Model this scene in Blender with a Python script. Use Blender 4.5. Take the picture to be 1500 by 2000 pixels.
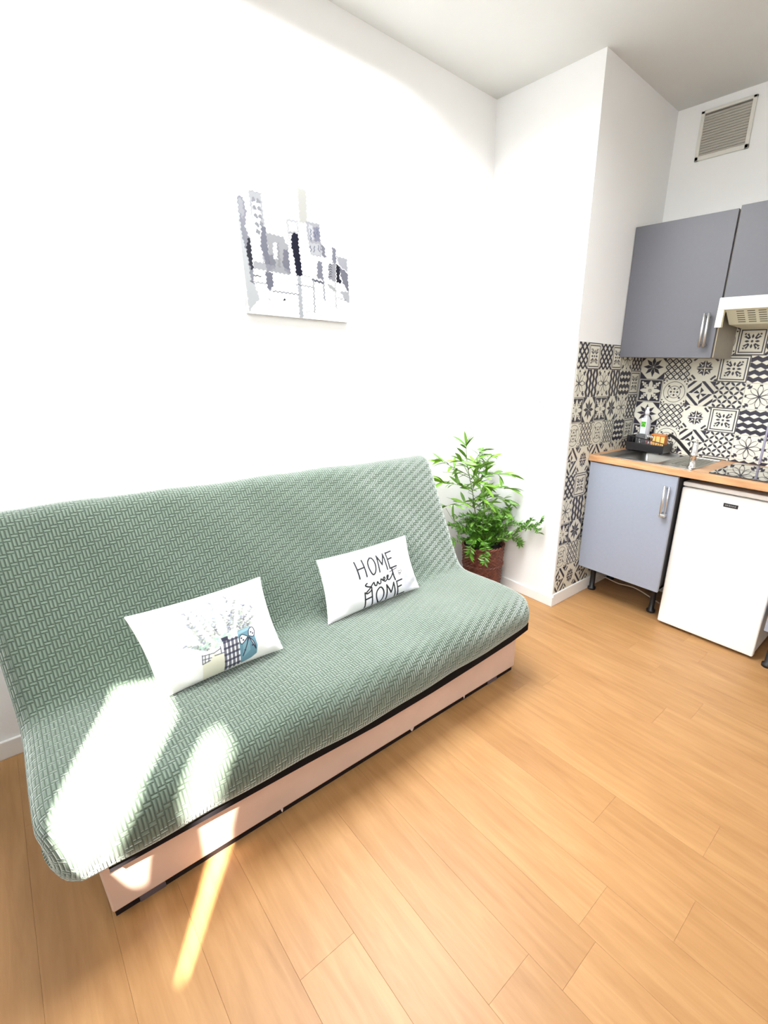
import bpy, bmesh, math, random
import numpy as np
from math import sin, cos, pi, radians as R
from mathutils import Vector, Matrix

for o in list(bpy.data.objects):
    bpy.data.objects.remove(o, do_unlink=True)
S = bpy.context.scene
col = S.collection
rnd = random.Random(7)

# ------------------------------------------------------------------ camera
cd = bpy.data.cameras.new('camera')
cam = bpy.data.objects.new('camera', cd)
col.objects.link(cam)
F_PX, YAW, PITCH, ROLL = 915.85, 0.787742, -0.353821, 0.0297797
fw = Vector((cos(PITCH) * cos(YAW), cos(PITCH) * sin(YAW), sin(PITCH)))
rt = Vector((sin(YAW), -cos(YAW), 0))
up = rt.cross(fw)
r2 = rt * cos(ROLL) + up * sin(ROLL)
u2 = -rt * sin(ROLL) + up * cos(ROLL)
m = Matrix((r2, u2, -fw)).transposed().to_4x4()
m.translation = Vector((-2.14983, -2.03682, 1.34659))
cam.matrix_world = m
cd.sensor_fit = 'HORIZONTAL'
cd.sensor_width = 36
cd.lens = F_PX / 1500 * 36
cd.shift_x = -161.0 / 1500
cd.shift_y = 52.55 / 1500
cd.clip_start = 0.02
S.camera = cam

# ------------------------------------------------------------------ world, light, exposure
w = bpy.data.worlds.new('world')
S.world = w
w.use_nodes = True
w.node_tree.nodes['Background'].inputs[0].default_value = (0.75, 0.87, 1.0, 1)
w.node_tree.nodes['Background'].inputs[1].default_value = 1.5

SUN_AZ, SUN_EL = R(60), R(50)          # travel direction: towards +x +y, down
sd = bpy.data.lights.new('sun', 'SUN')
sd.energy = 130
sd.angle = R(1.5)
sd.color = (1.0, 0.93, 0.82)
sun = bpy.data.objects.new('sun', sd)
col.objects.link(sun)
dv = Vector((cos(SUN_EL) * cos(SUN_AZ), cos(SUN_EL) * sin(SUN_AZ), -sin(SUN_EL)))
sun.rotation_euler = dv.to_track_quat('-Z', 'Y').to_euler()
sun.location = (-5, -5, 5)


def area(name, loc, target, sx, sy, power, color, spread=180):
    d = bpy.data.lights.new(name, 'AREA')
    d.shape = 'RECTANGLE'
    d.size, d.size_y, d.energy, d.color = sx, sy, power, color
    d.spread = R(spread)
    o = bpy.data.objects.new(name, d)
    col.objects.link(o)
    o.location = loc
    o.rotation_euler = (Vector(target) - Vector(loc)).to_track_quat('-Z', 'Y').to_euler()
    return o


area('window_light', (-2.50, -1.85, 1.95), (-0.15, -0.85, 0.75), 1.0, .9, 24, (.95, .985, 1.0), 115)
area('front_fill_light', (-1.35, -2.95, 2.1), (-0.75, -0.65, 0.6), 1.3, .9, 7, (.95, .985, 1.0), 90)  # added fill from behind the camera to lighten the sofa wall, no window there
area('overhead_fill_light', (-1.15, -0.62, 2.56), (-1.15, -0.72, 0.0), 1.2, .85, 112, (.97, .99, 1.0), 155)  # added overhead fill to brighten the sofa seat, no real lamp
vs = S.view_settings
vs.view_transform = 'Standard'
vs.look = 'None'
vs.gamma = 1
vs.use_curve_mapping = False
vs.exposure = -0.4


# ------------------------------------------------------------------ helpers
class NT:
    def __init__(s, name):
        s.m = bpy.data.materials.new(name)
        s.m.use_nodes = True
        s.t = s.m.node_tree
        s.b = s.t.nodes['Principled BSDF']

    def n(s, typ, **k):
        nd = s.t.nodes.new(typ)
        for a, v in k.items():
            setattr(nd, a, v)
        return nd

    def l(s, a, b):
        s.t.links.new(a, b)

    def math(s, op, a, b=None, c=None):
        nd = s.n('ShaderNodeMath', operation=op)
        for i, v in enumerate((a, b, c)):
            if v is None:
                continue
            if isinstance(v, (int, float)):
                nd.inputs[i].default_value = v
            else:
                s.l(v, nd.inputs[i])
        return nd.outputs[0]


def mat(name, c, rough=.5, metal=0., noise=0., nscale=20., bump=0., bscale=200., spec=None, trans=0., coat=0., sheen=0., emit=None):
    t = NT(name)
    b = t.b
    b.inputs['Base Color'].default_value = (*c, 1)
    b.inputs['Roughness'].default_value = rough
    b.inputs['Metallic'].default_value = metal
    if spec is not None:
        b.inputs['Specular IOR Level'].default_value = spec
    if trans:
        b.inputs['Transmission Weight'].default_value = trans
    if coat:
        b.inputs['Coat Weight'].default_value = coat
    if sheen:
        b.inputs['Sheen Weight'].default_value = sheen
    tc = t.n('ShaderNodeTexCoord')
    if noise:
        nz = t.n('ShaderNodeTexNoise')
        nz.inputs['Scale'].default_value = nscale
        nz.inputs['Detail'].default_value = 5
        t.l(tc.outputs['Object'], nz.inputs['Vector'])
        mp = t.n('ShaderNodeMapRange')
        mp.inputs[1].default_value, mp.inputs[2].default_value = .3, .7
        mp.inputs[3].default_value, mp.inputs[4].default_value = 1 - noise, 1 + noise
        t.l(nz.outputs[0], mp.inputs[0])
        hs = t.n('ShaderNodeHueSaturation')
        hs.inputs['Color'].default_value = (*c, 1)
        t.l(mp.outputs[0], hs.inputs['Value'])
        t.l(hs.outputs[0], b.inputs['Base Color'])
    if bump:
        nz = t.n('ShaderNodeTexNoise')
        nz.inputs['Scale'].default_value = bscale
        nz.inputs['Detail'].default_value = 4
        t.l(tc.outputs['Object'], nz.inputs['Vector'])
        bp = t.n('ShaderNodeBump')
        bp.inputs['Strength'].default_value = bump
        bp.inputs['Distance'].default_value = .002
        t.l(nz.outputs[0], bp.inputs['Height'])
        t.l(bp.outputs[0], b.inputs['Normal'])
    return t.m


def link(name, me, material=None, parent=None, loc=None, rot=None, smooth=False):
    o = bpy.data.objects.new(name, me)
    col.objects.link(o)
    if material is not None and len(me.materials) == 0:
        for x in (material if isinstance(material, (list, tuple)) else [material]):
            me.materials.append(x)
    if parent:
        o.parent = parent
    if loc:
        o.location = loc
    if rot:
        o.rotation_euler = rot
    if smooth:
        me.polygons.foreach_set('use_smooth', [True] * len(me.polygons))
    return o


def obj(name, bm, material=None, parent=None, loc=None, rot=None, smooth=False):
    me = bpy.data.meshes.new(name)
    bm.to_mesh(me)
    bm.free()
    return link(name, me, material, parent, loc, rot, smooth)


def thing(name, label, cat, loc=(0, 0, 0), rot=None, group=None):
    o = bpy.data.objects.new(name, None)
    o.empty_display_size = .05
    col.objects.link(o)
    o.location = loc
    if rot:
        o.rotation_euler = rot
    return tag(o, label, cat, group)


def tag(o, label, cat, group=None):
    o['label'] = label
    o['category'] = cat
    if group:
        o['group'] = group
    return o


def struct(o):
    o['kind'] = 'structure'
    return o


def B():
    return bmesh.new()


def bx(bm, lo, hi, bev=0., seg=2, mi=0, M=None):
    lo, hi = Vector(lo), Vector(hi)
    c, s = (lo + hi) / 2, hi - lo
    t = bmesh.new()
    bmesh.ops.create_cube(t, size=1)
    for v in t.verts:
        v.co = Vector((v.co.x * s.x, v.co.y * s.y, v.co.z * s.z)) + c
    if bev:
        bmesh.ops.bevel(t, geom=t.edges[:] + t.verts[:], offset=min(bev, min(s) * .49), segments=seg, profile=.5, affect='EDGES')
    merge(bm, t, mi, M)
    return bm


def merge(bm, t, mi=0, M=None):
    if M is not None:
        t.transform(M)
    mp = {v: bm.verts.new(v.co) for v in t.verts}
    for f in t.faces:
        try:
            g = bm.faces.new([mp[v] for v in f.verts])
            g.material_index = mi
            g.smooth = f.smooth
        except ValueError:
            pass
    t.free()


def tube(bm, pts, r, seg=10, cap=True, mi=0, rs=None, smooth=True):
    pts = [Vector(p) for p in pts]
    rings = []
    ref = Vector((0, 0, 1))
    prev = None
    for i, p in enumerate(pts):
        d = (pts[min(i + 1, len(pts) - 1)] - pts[max(i - 1, 0)]).normalized()
        if prev is None:
            a = ref if abs(d.z) < .9 else Vector((1, 0, 0))
            x = d.cross(a).normalized()
        else:
            x = (prev - d * prev.dot(d)).normalized()
        prev = x
        y = d.cross(x)
        rr = rs[i] if rs else r
        rings.append([bm.verts.new(p + (x * cos(2 * pi * k / seg) + y * sin(2 * pi * k / seg)) * rr) for k in range(seg)])
    for a, b in zip(rings, rings[1:]):
        for k in range(seg):
            f = bm.faces.new((a[k], a[(k + 1) % seg], b[(k + 1) % seg], b[k]))
            f.smooth = smooth
            f.material_index = mi
    if cap:
        for q in (rings[0][::-1], rings[-1]):
            f = bm.faces.new(q)
            f.material_index = mi
    return bm


def lathe(bm, prof, seg=24, c=(0, 0, 0), mi=0, cap=True, smooth=True, sx=1, sy=1):
    c = Vector(c)
    rings = [[bm.verts.new(c + Vector((r * cos(2 * pi * k / seg) * sx, r * sin(2 * pi * k / seg) * sy, z))) for k in range(seg)] for r, z in prof]
    for a, b in zip(rings, rings[1:]):
        for k in range(seg):
            f = bm.faces.new((a[k], a[(k + 1) % seg], b[(k + 1) % seg], b[k]))
            f.smooth = smooth
            f.material_index = mi
    if cap:
        bm.faces.new(rings[0][::-1]).material_index = mi
        bm.faces.new(rings[-1]).material_index = mi
    return bm


def prism(bm, poly, axis, a, b, mi=0):
    """extrude 2-D polygon along axis (0,1,2) from a to b"""
    def mk(p, v):
        q = list(p)
        q.insert(axis, v)
        return bm.verts.new(q)
    A = [mk(p, a) for p in poly]
    Bq = [mk(p, b) for p in poly]
    n = len(poly)
    fs = [bm.faces.new(A[::-1]), bm.faces.new(Bq)]
    for i in range(n):
        fs.append(bm.faces.new((A[i], A[(i + 1) % n], Bq[(i + 1) % n], Bq[i])))
    for f in fs:
        f.material_index = mi
    bmesh.ops.recalc_face_normals(bm, faces=fs)
    return bm


def catmull(pts, n=6):
    pts = [np.array(p, float) for p in pts]
    out = []
    for i in range(len(pts) - 1):
        p0, p1, p2, p3 = pts[max(i - 1, 0)], pts[i], pts[i + 1], pts[min(i + 2, len(pts) - 1)]
        for k in range(n):
            t = k / n
            out.append(.5 * ((2 * p1) + (-p0 + p2) * t + (2 * p0 - 5 * p1 + 4 * p2 - p3) * t * t + (-p0 + 3 * p1 - 3 * p2 + p3) * t ** 3))
    out.append(pts[-1])
    return out


# ---- numpy print raster (colours of flat print, later stored per vertex)
class Print:
    def __init__(s, W, H, bg, ss=3):
        s.ss, s.W, s.H = ss, W, H
        s.a = np.ones((H * ss, W * ss, 3)) * np.array(bg)
        s.Y, s.X = np.mgrid[0:H * ss, 0:W * ss]
        s.X = (s.X + .5) / (W * ss)
        s.Y = (s.Y + .5) / (H * ss)      # 0..1, v down
        s.warp = None

    def box(s, pts, pad):
        p = np.array(pts)
        h, w_ = s.a.shape[:2]
        x0, x1 = int(max(0, (p[:, 0].min() - pad) * w_)), int(min(w_, (p[:, 0].max() + pad) * w_ + 2))
        y0, y1 = int(max(0, (p[:, 1].min() - pad) * h)), int(min(h, (p[:, 1].max() + pad) * h + 2))
        return slice(y0, max(y1, y0)), slice(x0, max(x1, x0))

    def coords(s, sl):
        X, Y = s.X[sl], s.Y[sl]
        if s.warp:
            X, Y = s.warp(X, Y)
        return X, Y

    def put(s, sl, mask, c, al=1.):
        mm = (mask * al)[..., None]
        s.a[sl] = s.a[sl] * (1 - mm) + np.array(c) * mm

    def poly(s, pts, c, al=1., pad=.03):
        if len(pts) < 3:
            return
        sl = s.box(pts, pad)
        X, Y = s.coords(sl)
        ins = np.zeros(X.shape, bool)
        n = len(pts)
        for i in range(n):
            x1, y1 = pts[i]
            x2, y2 = pts[(i + 1) % n]
            if y1 == y2:
                continue
            cnd = ((y1 > Y) != (y2 > Y)) & (X < (x2 - x1) * (Y - y1) / (y2 - y1) + x1)
            ins ^= cnd
        s.put(sl, ins.astype(float), c, al)

    def stroke(s, pts, wd, c, al=1., asp=1.):
        sl = s.box(pts, wd + .03)
        X, Y = s.coords(sl)
        d = np.full(X.shape, 9.)
        for (x1, y1), (x2, y2) in zip(pts, pts[1:]):
            dx, dy = x2 - x1, (y2 - y1) * asp
            q = max(dx * dx + dy * dy, 1e-12)
            t = np.clip(((X - x1) * dx + (Y - y1) * asp * dy) / q, 0, 1)
            d = np.minimum(d, np.hypot(X - x1 - t * dx, (Y - y1) * asp - t * dy))
        s.put(sl, (d < wd / 2).astype(float), c, al)

    def dot(s, x, y, r, c, al=1., asp=1.):
        s.stroke([(x, y), (x + 1e-5, y)], 2 * r, c, al, asp)

    def done(s):
        k = s.ss
        return s.a.reshape(s.H, k, s.W, k, 3).mean(axis=(1, 3))


def grid_mesh(name, P, colors, back=None):
    """P: (H,W,3) points; colors (H-1,W-1,3) face colours -> stored on corners; linear values"""
    H, W_ = P.shape[:2]
    idx = np.arange(H * W_).reshape(H, W_)
    q = np.stack([idx[:-1, :-1], idx[1:, :-1], idx[1:, 1:], idx[:-1, 1:]], -1).reshape(-1, 4)
    v = P.reshape(-1, 3)
    cc = np.repeat(colors.reshape(-1, 3), 4, axis=0)
    if back is not None:
        bv, bq, bc = back
        q2 = np.array(bq) + len(v)
        v = np.vstack([v, bv])
        cc = np.vstack([cc, np.tile(np.array(bc), (len(q2) * 4, 1))])
        q = np.vstack([q, q2])
    me = bpy.data.meshes.new(name)
    me.vertices.add(len(v))
    me.vertices.foreach_set('co', v.astype(np.float32).ravel())
    me.loops.add(len(q) * 4)
    me.loops.foreach_set('vertex_index', q.astype(np.int32).ravel())
    me.polygons.add(len(q))
    me.polygons.foreach_set('loop_start', np.arange(0, len(q) * 4, 4, dtype=np.int32))
    me.update(calc_edges=True)
    ca = me.color_attributes.new('print', 'FLOAT_COLOR', 'CORNER')
    ca.data.foreach_set('color', np.hstack([cc, np.ones((len(cc), 1))]).astype(np.float32).ravel())
    return me


def print_mat(name, rough=.8, bump=0., bscale=900., spec=.3, coat=0.):
    t = NT(name)
    at = t.n('ShaderNodeAttribute', attribute_name='print')
    t.l(at.outputs['Color'], t.b.inputs['Base Color'])
    t.b.inputs['Roughness'].default_value = rough
    t.b.inputs['Specular IOR Level'].default_value = spec
    t.b.inputs['Coat Weight'].default_value = coat
    if bump:
        tc = t.n('ShaderNodeTexCoord')
        nz = t.n('ShaderNodeTexNoise')
        nz.inputs['Scale'].default_value = bscale
        t.l(tc.outputs['Object'], nz.inputs['Vector'])
        bp = t.n('ShaderNodeBump')
        bp.inputs['Strength'].default_value = bump
        bp.inputs['Distance'].default_value = .001
        t.l(nz.outputs[0], bp.inputs['Height'])
        t.l(bp.outputs[0], t.b.inputs['Normal'])
    return t.m


# ------------------------------------------------------------------ materials
M_wall = mat('white_paint', (.86, .86, .85), .75, noise=.015, nscale=3, bump=.15, bscale=140)
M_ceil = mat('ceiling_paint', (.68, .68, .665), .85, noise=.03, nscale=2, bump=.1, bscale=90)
M_trim = mat('trim_paint', (.84, .83, .81), .45)
M_grey = mat('grey_door_laminate', (.27, .295, .36), .42, noise=.02, nscale=60)
M_greyu = mat('grey_upper_laminate', (.098, .098, .112), .42, noise=.02, nscale=60)
M_carc = mat('cabinet_carcass', (.30, .27, .22), .4, noise=.05, nscale=30)
M_edge = mat('cabinet_edge_strip', (.72, .64, .48), .45)
M_black = mat('black_plastic', (.012, .011, .013), .38)
M_blackm = mat('black_steel', (.006, .005, .006), .8, spec=.12)
M_steel = mat('brushed_steel', (.42, .41, .39), .28, metal=1, noise=.05, nscale=8)
M_chrome = mat('chrome', (.8, .8, .8), .12, metal=1)
M_alu = mat('satin_aluminium', (.66, .66, .66), .42, metal=1)
M_white = mat('white_enamel', (.88, .87, .85), .3)
M_cream = mat('cream_enamel', (.80, .79, .66), .4)
M_creamd = mat('cream_plastic', (.62, .61, .47), .5)
M_slot = mat('slot_shadow', (.10, .10, .08), .7)
M_vinyl = mat('pinkish_beige_vinyl', (.60, .43, .345), .6, noise=.10, nscale=4, bump=.4, bscale=12)
M_glassk = mat('black_ceramic_glass', (.01, .01, .012), .03, spec=.9, coat=1)
M_vent = mat('vent_plastic', (.55, .52, .46), .6)
M_ventd = mat('vent_dark', (.16, .14, .12), .8)
M_wicker = mat('red_brown_wicker', (.15, .045, .028), .5, noise=.5, nscale=55)
M_soil = mat('soil', (.03, .022, .015), .95)
M_amber = mat('orange_plastic', (.90, .50, .16), .4)
M_lab = mat('green_label', (.06, .36, .02), .5)
M_lab2 = mat('pale_label', (.72, .80, .80), .5)
M_bot = mat('clear_plastic_bottle', (.85, .86, .93), .12, trans=.55)
M_cup = mat('clear_glass', (.9, .9, .95), .05, trans=.9)
M_red = mat('red_handles', (.45, .04, .05), .4)
M_stem = mat('plant_stem', (.10, .13, .03), .6)
M_lining = mat('white_lining', (.62, .52, .48), .9)
M_gobo = mat('curtain_cloth', (.7, .68, .62), .9)


def leaf_mat(name, c1, c2):
    t = NT(name)
    oi = t.n('ShaderNodeObjectInfo')
    tc = t.n('ShaderNodeTexCoord')
    nz = t.n('ShaderNodeTexNoise')
    nz.inputs['Scale'].default_value = 14
    t.l(tc.outputs['Object'], nz.inputs['Vector'])
    mx = t.n('ShaderNodeMix', data_type='RGBA')
    mx.inputs[6].default_value = (*c1, 1)
    mx.inputs[7].default_value = (*c2, 1)
    ad = t.math('ADD', t.math('MULTIPLY', oi.outputs['Random'], .75), t.math('MULTIPLY', nz.outputs[0], .45))
    t.l(ad, mx.inputs[0])
    t.l(mx.outputs[2], t.b.inputs['Base Color'])
    t.b.inputs['Roughness'].default_value = .42
    t.b.inputs['Subsurface Weight'].default_value = 0
    return t.m


M_leaf = leaf_mat('bamboo_leaf', (.025, .10, .008), (.19, .40, .03))
M_fern = leaf_mat('fern_leaf', (.04, .16, .010), (.17, .38, .03))


def floor_mat():
    t = NT('warm_oak_laminate')
    tc = t.n('ShaderNodeTexCoord')
    oi = t.n('ShaderNodeObjectInfo')
    mp = t.n('ShaderNodeMapping')
    mp.inputs['Scale'].default_value = (26, 2.2, 1)
    cmb = t.n('ShaderNodeCombineXYZ')
    t.l(t.math('MULTIPLY', oi.outputs['Random'], 37.), cmb.inputs[0])
    t.l(t.math('MULTIPLY', oi.outputs['Random'], 91.), cmb.inputs[1])
    va = t.n('ShaderNodeVectorMath', operation='ADD')
    t.l(tc.outputs['Object'], va.inputs[0])
    t.l(cmb.outputs[0], va.inputs[1])
    t.l(va.outputs[0], mp.inputs[0])
    n1 = t.n('ShaderNodeTexNoise')
    n1.inputs['Scale'].default_value = 1.4
    n1.inputs['Detail'].default_value = 8
    n1.inputs['Roughness'].default_value = .62
    n1.inputs['Distortion'].default_value = .6
    t.l(mp.outputs[0], n1.inputs['Vector'])
    mp2 = t.n('ShaderNodeMapping')
    mp2.inputs['Scale'].default_value = (5, 1.2, 1)
    t.l(va.outputs[0], mp2.inputs[0])
    n2 = t.n('ShaderNodeTexNoise')
    n2.inputs['Scale'].default_value = 2
    n2.inputs['Detail'].default_value = 3
    t.l(mp2.outputs[0], n2.inputs['Vector'])
    # knots
    vo = t.n('ShaderNodeTexVoronoi')
    vo.inputs['Scale'].default_value = 1
    mp3 = t.n('ShaderNodeMapping')
    mp3.inputs['Scale'].default_value = (3.5, 1.3, 1)
    t.l(va.outputs[0], mp3.inputs[0])
    t.l(mp3.outputs[0], vo.inputs['Vector'])
    kn = t.n('ShaderNodeMapRange')
    kn.inputs[1].default_value, kn.inputs[2].default_value = .0, .06
    kn.inputs[3].default_value, kn.inputs[4].default_value = .22, 0
    t.l(vo.outputs['Distance'], kn.inputs[0])
    f = t.math('ADD', t.math('MULTIPLY', n1.outputs[0], .75), t.math('MULTIPLY', n2.outputs[0], .35))
    f = t.math('ADD', f, t.math('MULTIPLY', t.math('SUBTRACT', oi.outputs['Random'], .5), .12))
    f = t.math('SUBTRACT', f, kn.outputs[0])
    cr = t.n('ShaderNodeValToRGB')
    e = cr.color_ramp.elements
    e[0].position, e[0].color = .12, (.20, .085, .030, 1)
    e[1].position, e[1].color = .85, (.46, .265, .115, 1)
    x = cr.color_ramp.elements.new(.40)
    x.color = (.325, .165, .062, 1)
    x = cr.color_ramp.elements.new(.60)
    x.color = (.385, .205, .082, 1)
    t.l(f, cr.inputs[0])
    t.l(cr.outputs[0], t.b.inputs['Base Color'])
    t.b.inputs['Roughness'].default_value = .42
    t.b.inputs['Specular IOR Level'].default_value = .35
    bp = t.n('ShaderNodeBump')
    bp.inputs['Strength'].default_value = .08
    bp.inputs['Distance'].default_value = .001
    t.l(n1.outputs[0], bp.inputs['Height'])
    t.l(bp.outputs[0], t.b.inputs['Normal'])
    return t.m


M_floor = floor_mat()


def butcher():
    t = NT('beech_worktop')
    tc = t.n('ShaderNodeTexCoord')
    mp = t.n('ShaderNodeMapping')
    mp.inputs['Scale'].default_value = (30, 3, 30)
    t.l(tc.outputs['Object'], mp.inputs[0])
    n1 = t.n('ShaderNodeTexNoise')
    n1.inputs['Scale'].default_value = 2
    n1.inputs['Detail'].default_value = 6
    t.l(mp.outputs[0], n1.inputs['Vector'])
    cr = t.n('ShaderNodeValToRGB')
    e = cr.color_ramp.elements
    e[0].position, e[0].color = .3, (.38, .19, .085, 1)
    e[1].position, e[1].color = .7, (.62, .35, .18, 1)
    t.l(n1.outputs[0], cr.inputs[0])
    t.l(cr.outputs[0], t.b.inputs['Base Color'])
    t.b.inputs['Roughness'].default_value = .35
    return t.m


M_top = butcher()


def weave_mat():
    t = NT('sage_green_basketweave_cover')
    uv = t.n('ShaderNodeUVMap', uv_map='uv')
    sp = t.n('ShaderNodeSeparateXYZ')
    t.l(uv.outputs[0], sp.inputs[0])
    unit = 0.0088
    U = t.math('DIVIDE', sp.outputs[0], unit)
    V = t.math('DIVIDE', sp.outputs[1], unit)
    i, j = t.math('FLOOR', U), t.math('FLOOR', V)
    fu, fv = t.math('SUBTRACT', U, i), t.math('SUBTRACT', V, j)
    mm = t.math('FLOORED_MODULO', t.math('SUBTRACT', i, t.math('MULTIPLY', j, 2.)), 8.)
    isv = t.math('GREATER_THAN', mm, 1.5)
    par = t.math('FLOORED_MODULO', mm, 2.)
    ah = t.math('ADD', mm, fu)
    av = t.math('ADD', t.math('MULTIPLY', t.math('SUBTRACT', t.math('ADD', 6., par), mm), .5), fv)

    def mixf(f, a, b):
        return t.math('ADD', t.math('MULTIPLY', a, t.math('SUBTRACT', 1., f)), t.math('MULTIPLY', b, f))
    a = mixf(isv, ah, av)
    b = mixf(isv, fv, fu)
    ln = t.math('ADD', 2., isv)
    d = t.math('MINIMUM', t.math('MINIMUM', a, t.math('SUBTRACT', ln, a)), t.math('MINIMUM', b, t.math('SUBTRACT', 1., b)))
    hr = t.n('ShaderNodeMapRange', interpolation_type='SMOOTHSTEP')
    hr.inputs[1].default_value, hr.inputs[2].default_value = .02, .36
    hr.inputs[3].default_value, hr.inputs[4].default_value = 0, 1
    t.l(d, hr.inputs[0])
    hgt = t.math('MULTIPLY', hr.outputs[0], t.math('ADD', .8, t.math('MULTIPLY', isv, .2)))
    nz = t.n('ShaderNodeTexNoise')
    nz.inputs['Scale'].default_value = 700
    t.l(uv.outputs[0], nz.inputs['Vector'])
    hgt = t.math('ADD', hgt, t.math('MULTIPLY', nz.outputs[0], .12))
    bp = t.n('ShaderNodeBump')
    bp.inputs['Strength'].default_value = 1.0
    bp.inputs['Distance'].default_value = .0023
    t.l(hgt, bp.inputs['Height'])
    t.l(bp.outputs[0], t.b.inputs['Normal'])
    mx = t.n('ShaderNodeMix', data_type='RGBA')       # groove shade painted into the colour, darker between the raised bars
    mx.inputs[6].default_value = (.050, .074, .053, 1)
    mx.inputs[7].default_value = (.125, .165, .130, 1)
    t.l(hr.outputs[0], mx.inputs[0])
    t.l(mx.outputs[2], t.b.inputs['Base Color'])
    t.b.inputs['Roughness'].default_value = .75
    t.b.inputs['Sheen Weight'].default_value = 1.0
    t.b.inputs['Sheen Roughness'].default_value = .35
    t.b.inputs['Sheen Tint'].default_value = (.93, 1, .95, 1)
    t.b.inputs['Specular IOR Level'].default_value = .3
    return t.m


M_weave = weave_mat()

# ------------------------------------------------------------------ setting
WX, LY, HC = 0.705, -0.616, 2.597       # kitchen wall plane, tiled return wall plane, ceiling
XL, YF = -2.64, -3.2

fl = struct(obj('floor', bx(B(), (XL - .1, YF - .1, -.12), (1.0, .12, -.013)), mat('subfloor', (.05, .025, .012), .9)))
# planks: parallel to y, 142.5 mm wide, joints recessed
pw = .1425
ends = {0: -1.75, 6: -1.047, 3: -1.569, 5: -.985}
plank_me = {}
k0 = -8
for k in range(k0, 16):
    x0 = -1.5075 + k * pw
    if x0 < XL or x0 + pw > 0.95:
        continue
    rr = random.Random(k * 13 + 5)
    off = ends.get(k, rr.uniform(-1.9, -.8))
    ys = [off]
    Lp = 1.2
    while ys[-1] > YF:
        ys.append(max(ys[-1] - Lp * rr.choice([.72, 1, 1]), YF - .01))
    ys = ys[::-1]
    while ys[-1] < .06:
        ys.append(min(ys[-1] + Lp, .06))
    for ya, yb in zip(ys, ys[1:]):
        if yb - ya < .03:
            continue
        ln = yb - ya
        key = round(ln, 3)
        if key not in plank_me:
            b = bx(B(), (.0001, .0001, -.013), (pw - .0001, ln - .0001, 0), .0004, 1)
            me = bpy.data.meshes.new('plank')
            b.to_mesh(me)
            b.free()
            me.materials.append(M_floor)
            plank_me[key] = me
        link('plank', plank_me[key], None, fl, (x0, ya, 0))

struct(obj('ceiling', bx(B(), (XL - .1, YF - .1, HC), (1.0, .12, HC + .1)), M_ceil))
struct(obj('wall_back', bx(B(), (XL - .1, 0, -.1), (.06, .1, HC + .02)), M_wall))
wall_right = struct(obj('wall_right', bx(B(), (0, LY, -.1), (.06, .0, HC + .02)), M_wall))
wall_inner = struct(obj('wall_inner', bx(B(), (.06, LY, -.1), (1.0, LY + .06, HC + .02)), M_wall))
wall_kitchen = struct(obj('wall_kitchen', bx(B(), (WX, YF - .1, -.1), (WX + .1, LY, HC + .02)), M_wall))
struct(obj('wall_front', bx(B(), (XL - .1, YF - .1, -.1), (WX, YF, HC + .02)), M_wall))
b = B()
WY0, WY1, WZ0, WZ1 = -2.6, -1.2, .9, 2.42
bx(b, (XL - .1, YF, -.1), (XL, WY0, HC + .02))
bx(b, (XL - .1, WY1, -.1), (XL, 0, HC + .02))
bx(b, (XL - .1, WY0, -.1), (XL, WY1, WZ0))
bx(b, (XL - .1, WY0, WZ1), (XL, WY1, HC + .02))
struct(obj('wall_left', b, M_wall))
b = B()
for lo, hi in (((XL - .1, WY0, WZ0), (XL - .04, WY0 + .05, WZ1)), ((XL - .1, WY1 - .05, WZ0), (XL - .04, WY1, WZ1)),
               ((XL - .1, WY0, WZ0), (XL - .04, WY1, WZ0 + .05)), ((XL - .1, WY0, WZ1 - .05), (XL - .04, WY1, WZ1))):
    bx(b, lo, hi, .004)
struct(obj('window_1', b, M_trim))
# added unseen curtain with two gaps cut to shape the sun patches
b = B()


def loop_edges(pts):
    vs_ = [b.verts.new((0, y, z)) for y, z in pts]
    return [b.edges.new((vs_[i], vs_[(i + 1) % len(vs_)])) for i in range(len(vs_))]


G1 = [(-1.69, 1.20), (-1.60, 1.25), (-1.55, 1.30), (-1.46, 1.74), (-1.68, 1.99), (-1.87, 1.96), (-1.84, 1.60), (-1.765, 1.40), (-1.715, 1.21)]
G2 = [(-1.987, 1.19), (-2.006, 1.19), (-2.070, 1.72), (-2.24, 2.26), (-2.12, 2.26), (-2.010, 1.76)]
ee = loop_edges([(WY0 - .06, WZ0 - .1), (WY1 + .06, WZ0 - .1), (WY1 + .06, WZ1 + .05), (WY0 - .06, WZ1 + .05)]) + loop_edges(G1) + loop_edges(G2)
bmesh.ops.triangle_fill(b, use_beauty=True, use_dissolve=False, edges=ee)
bmesh.ops.solidify(b, geom=b.faces[:], thickness=.004)
ct = obj('curtain', b, M_gobo, None, (XL + .01, 0, 0))
tag(ct, 'added unseen curtain drawn across the window with open gaps', 'curtain')


def baseboard(name, lo, hi):
    return struct(obj(name, bx(B(), lo, hi, .003), M_trim))


baseboard('baseboard_back', (XL, -.012, 0), (-.012, 0, .07))
baseboard('baseboard_right', (-.012, LY - .012, 0), (0, 0, .062))
baseboard('baseboard_inner', (0, LY - .012, 0), (WX, LY, .078))
baseboard('baseboard_left', (XL, YF, 0), (XL + .012, -.012, .07))
struct(obj('trim_1', bx(B(), (-.002, LY - .004, .078), (.012, LY + .004, 1.49), .001), M_trim))

# small grey marks on the short wall
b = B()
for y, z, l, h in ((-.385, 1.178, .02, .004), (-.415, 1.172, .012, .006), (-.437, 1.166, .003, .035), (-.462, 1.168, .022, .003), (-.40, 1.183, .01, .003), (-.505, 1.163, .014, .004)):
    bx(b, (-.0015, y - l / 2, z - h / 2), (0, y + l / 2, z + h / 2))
obj('wall_mark', b, mat('mark_grey', (.32, .31, .30), .8), wall_right)

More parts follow.
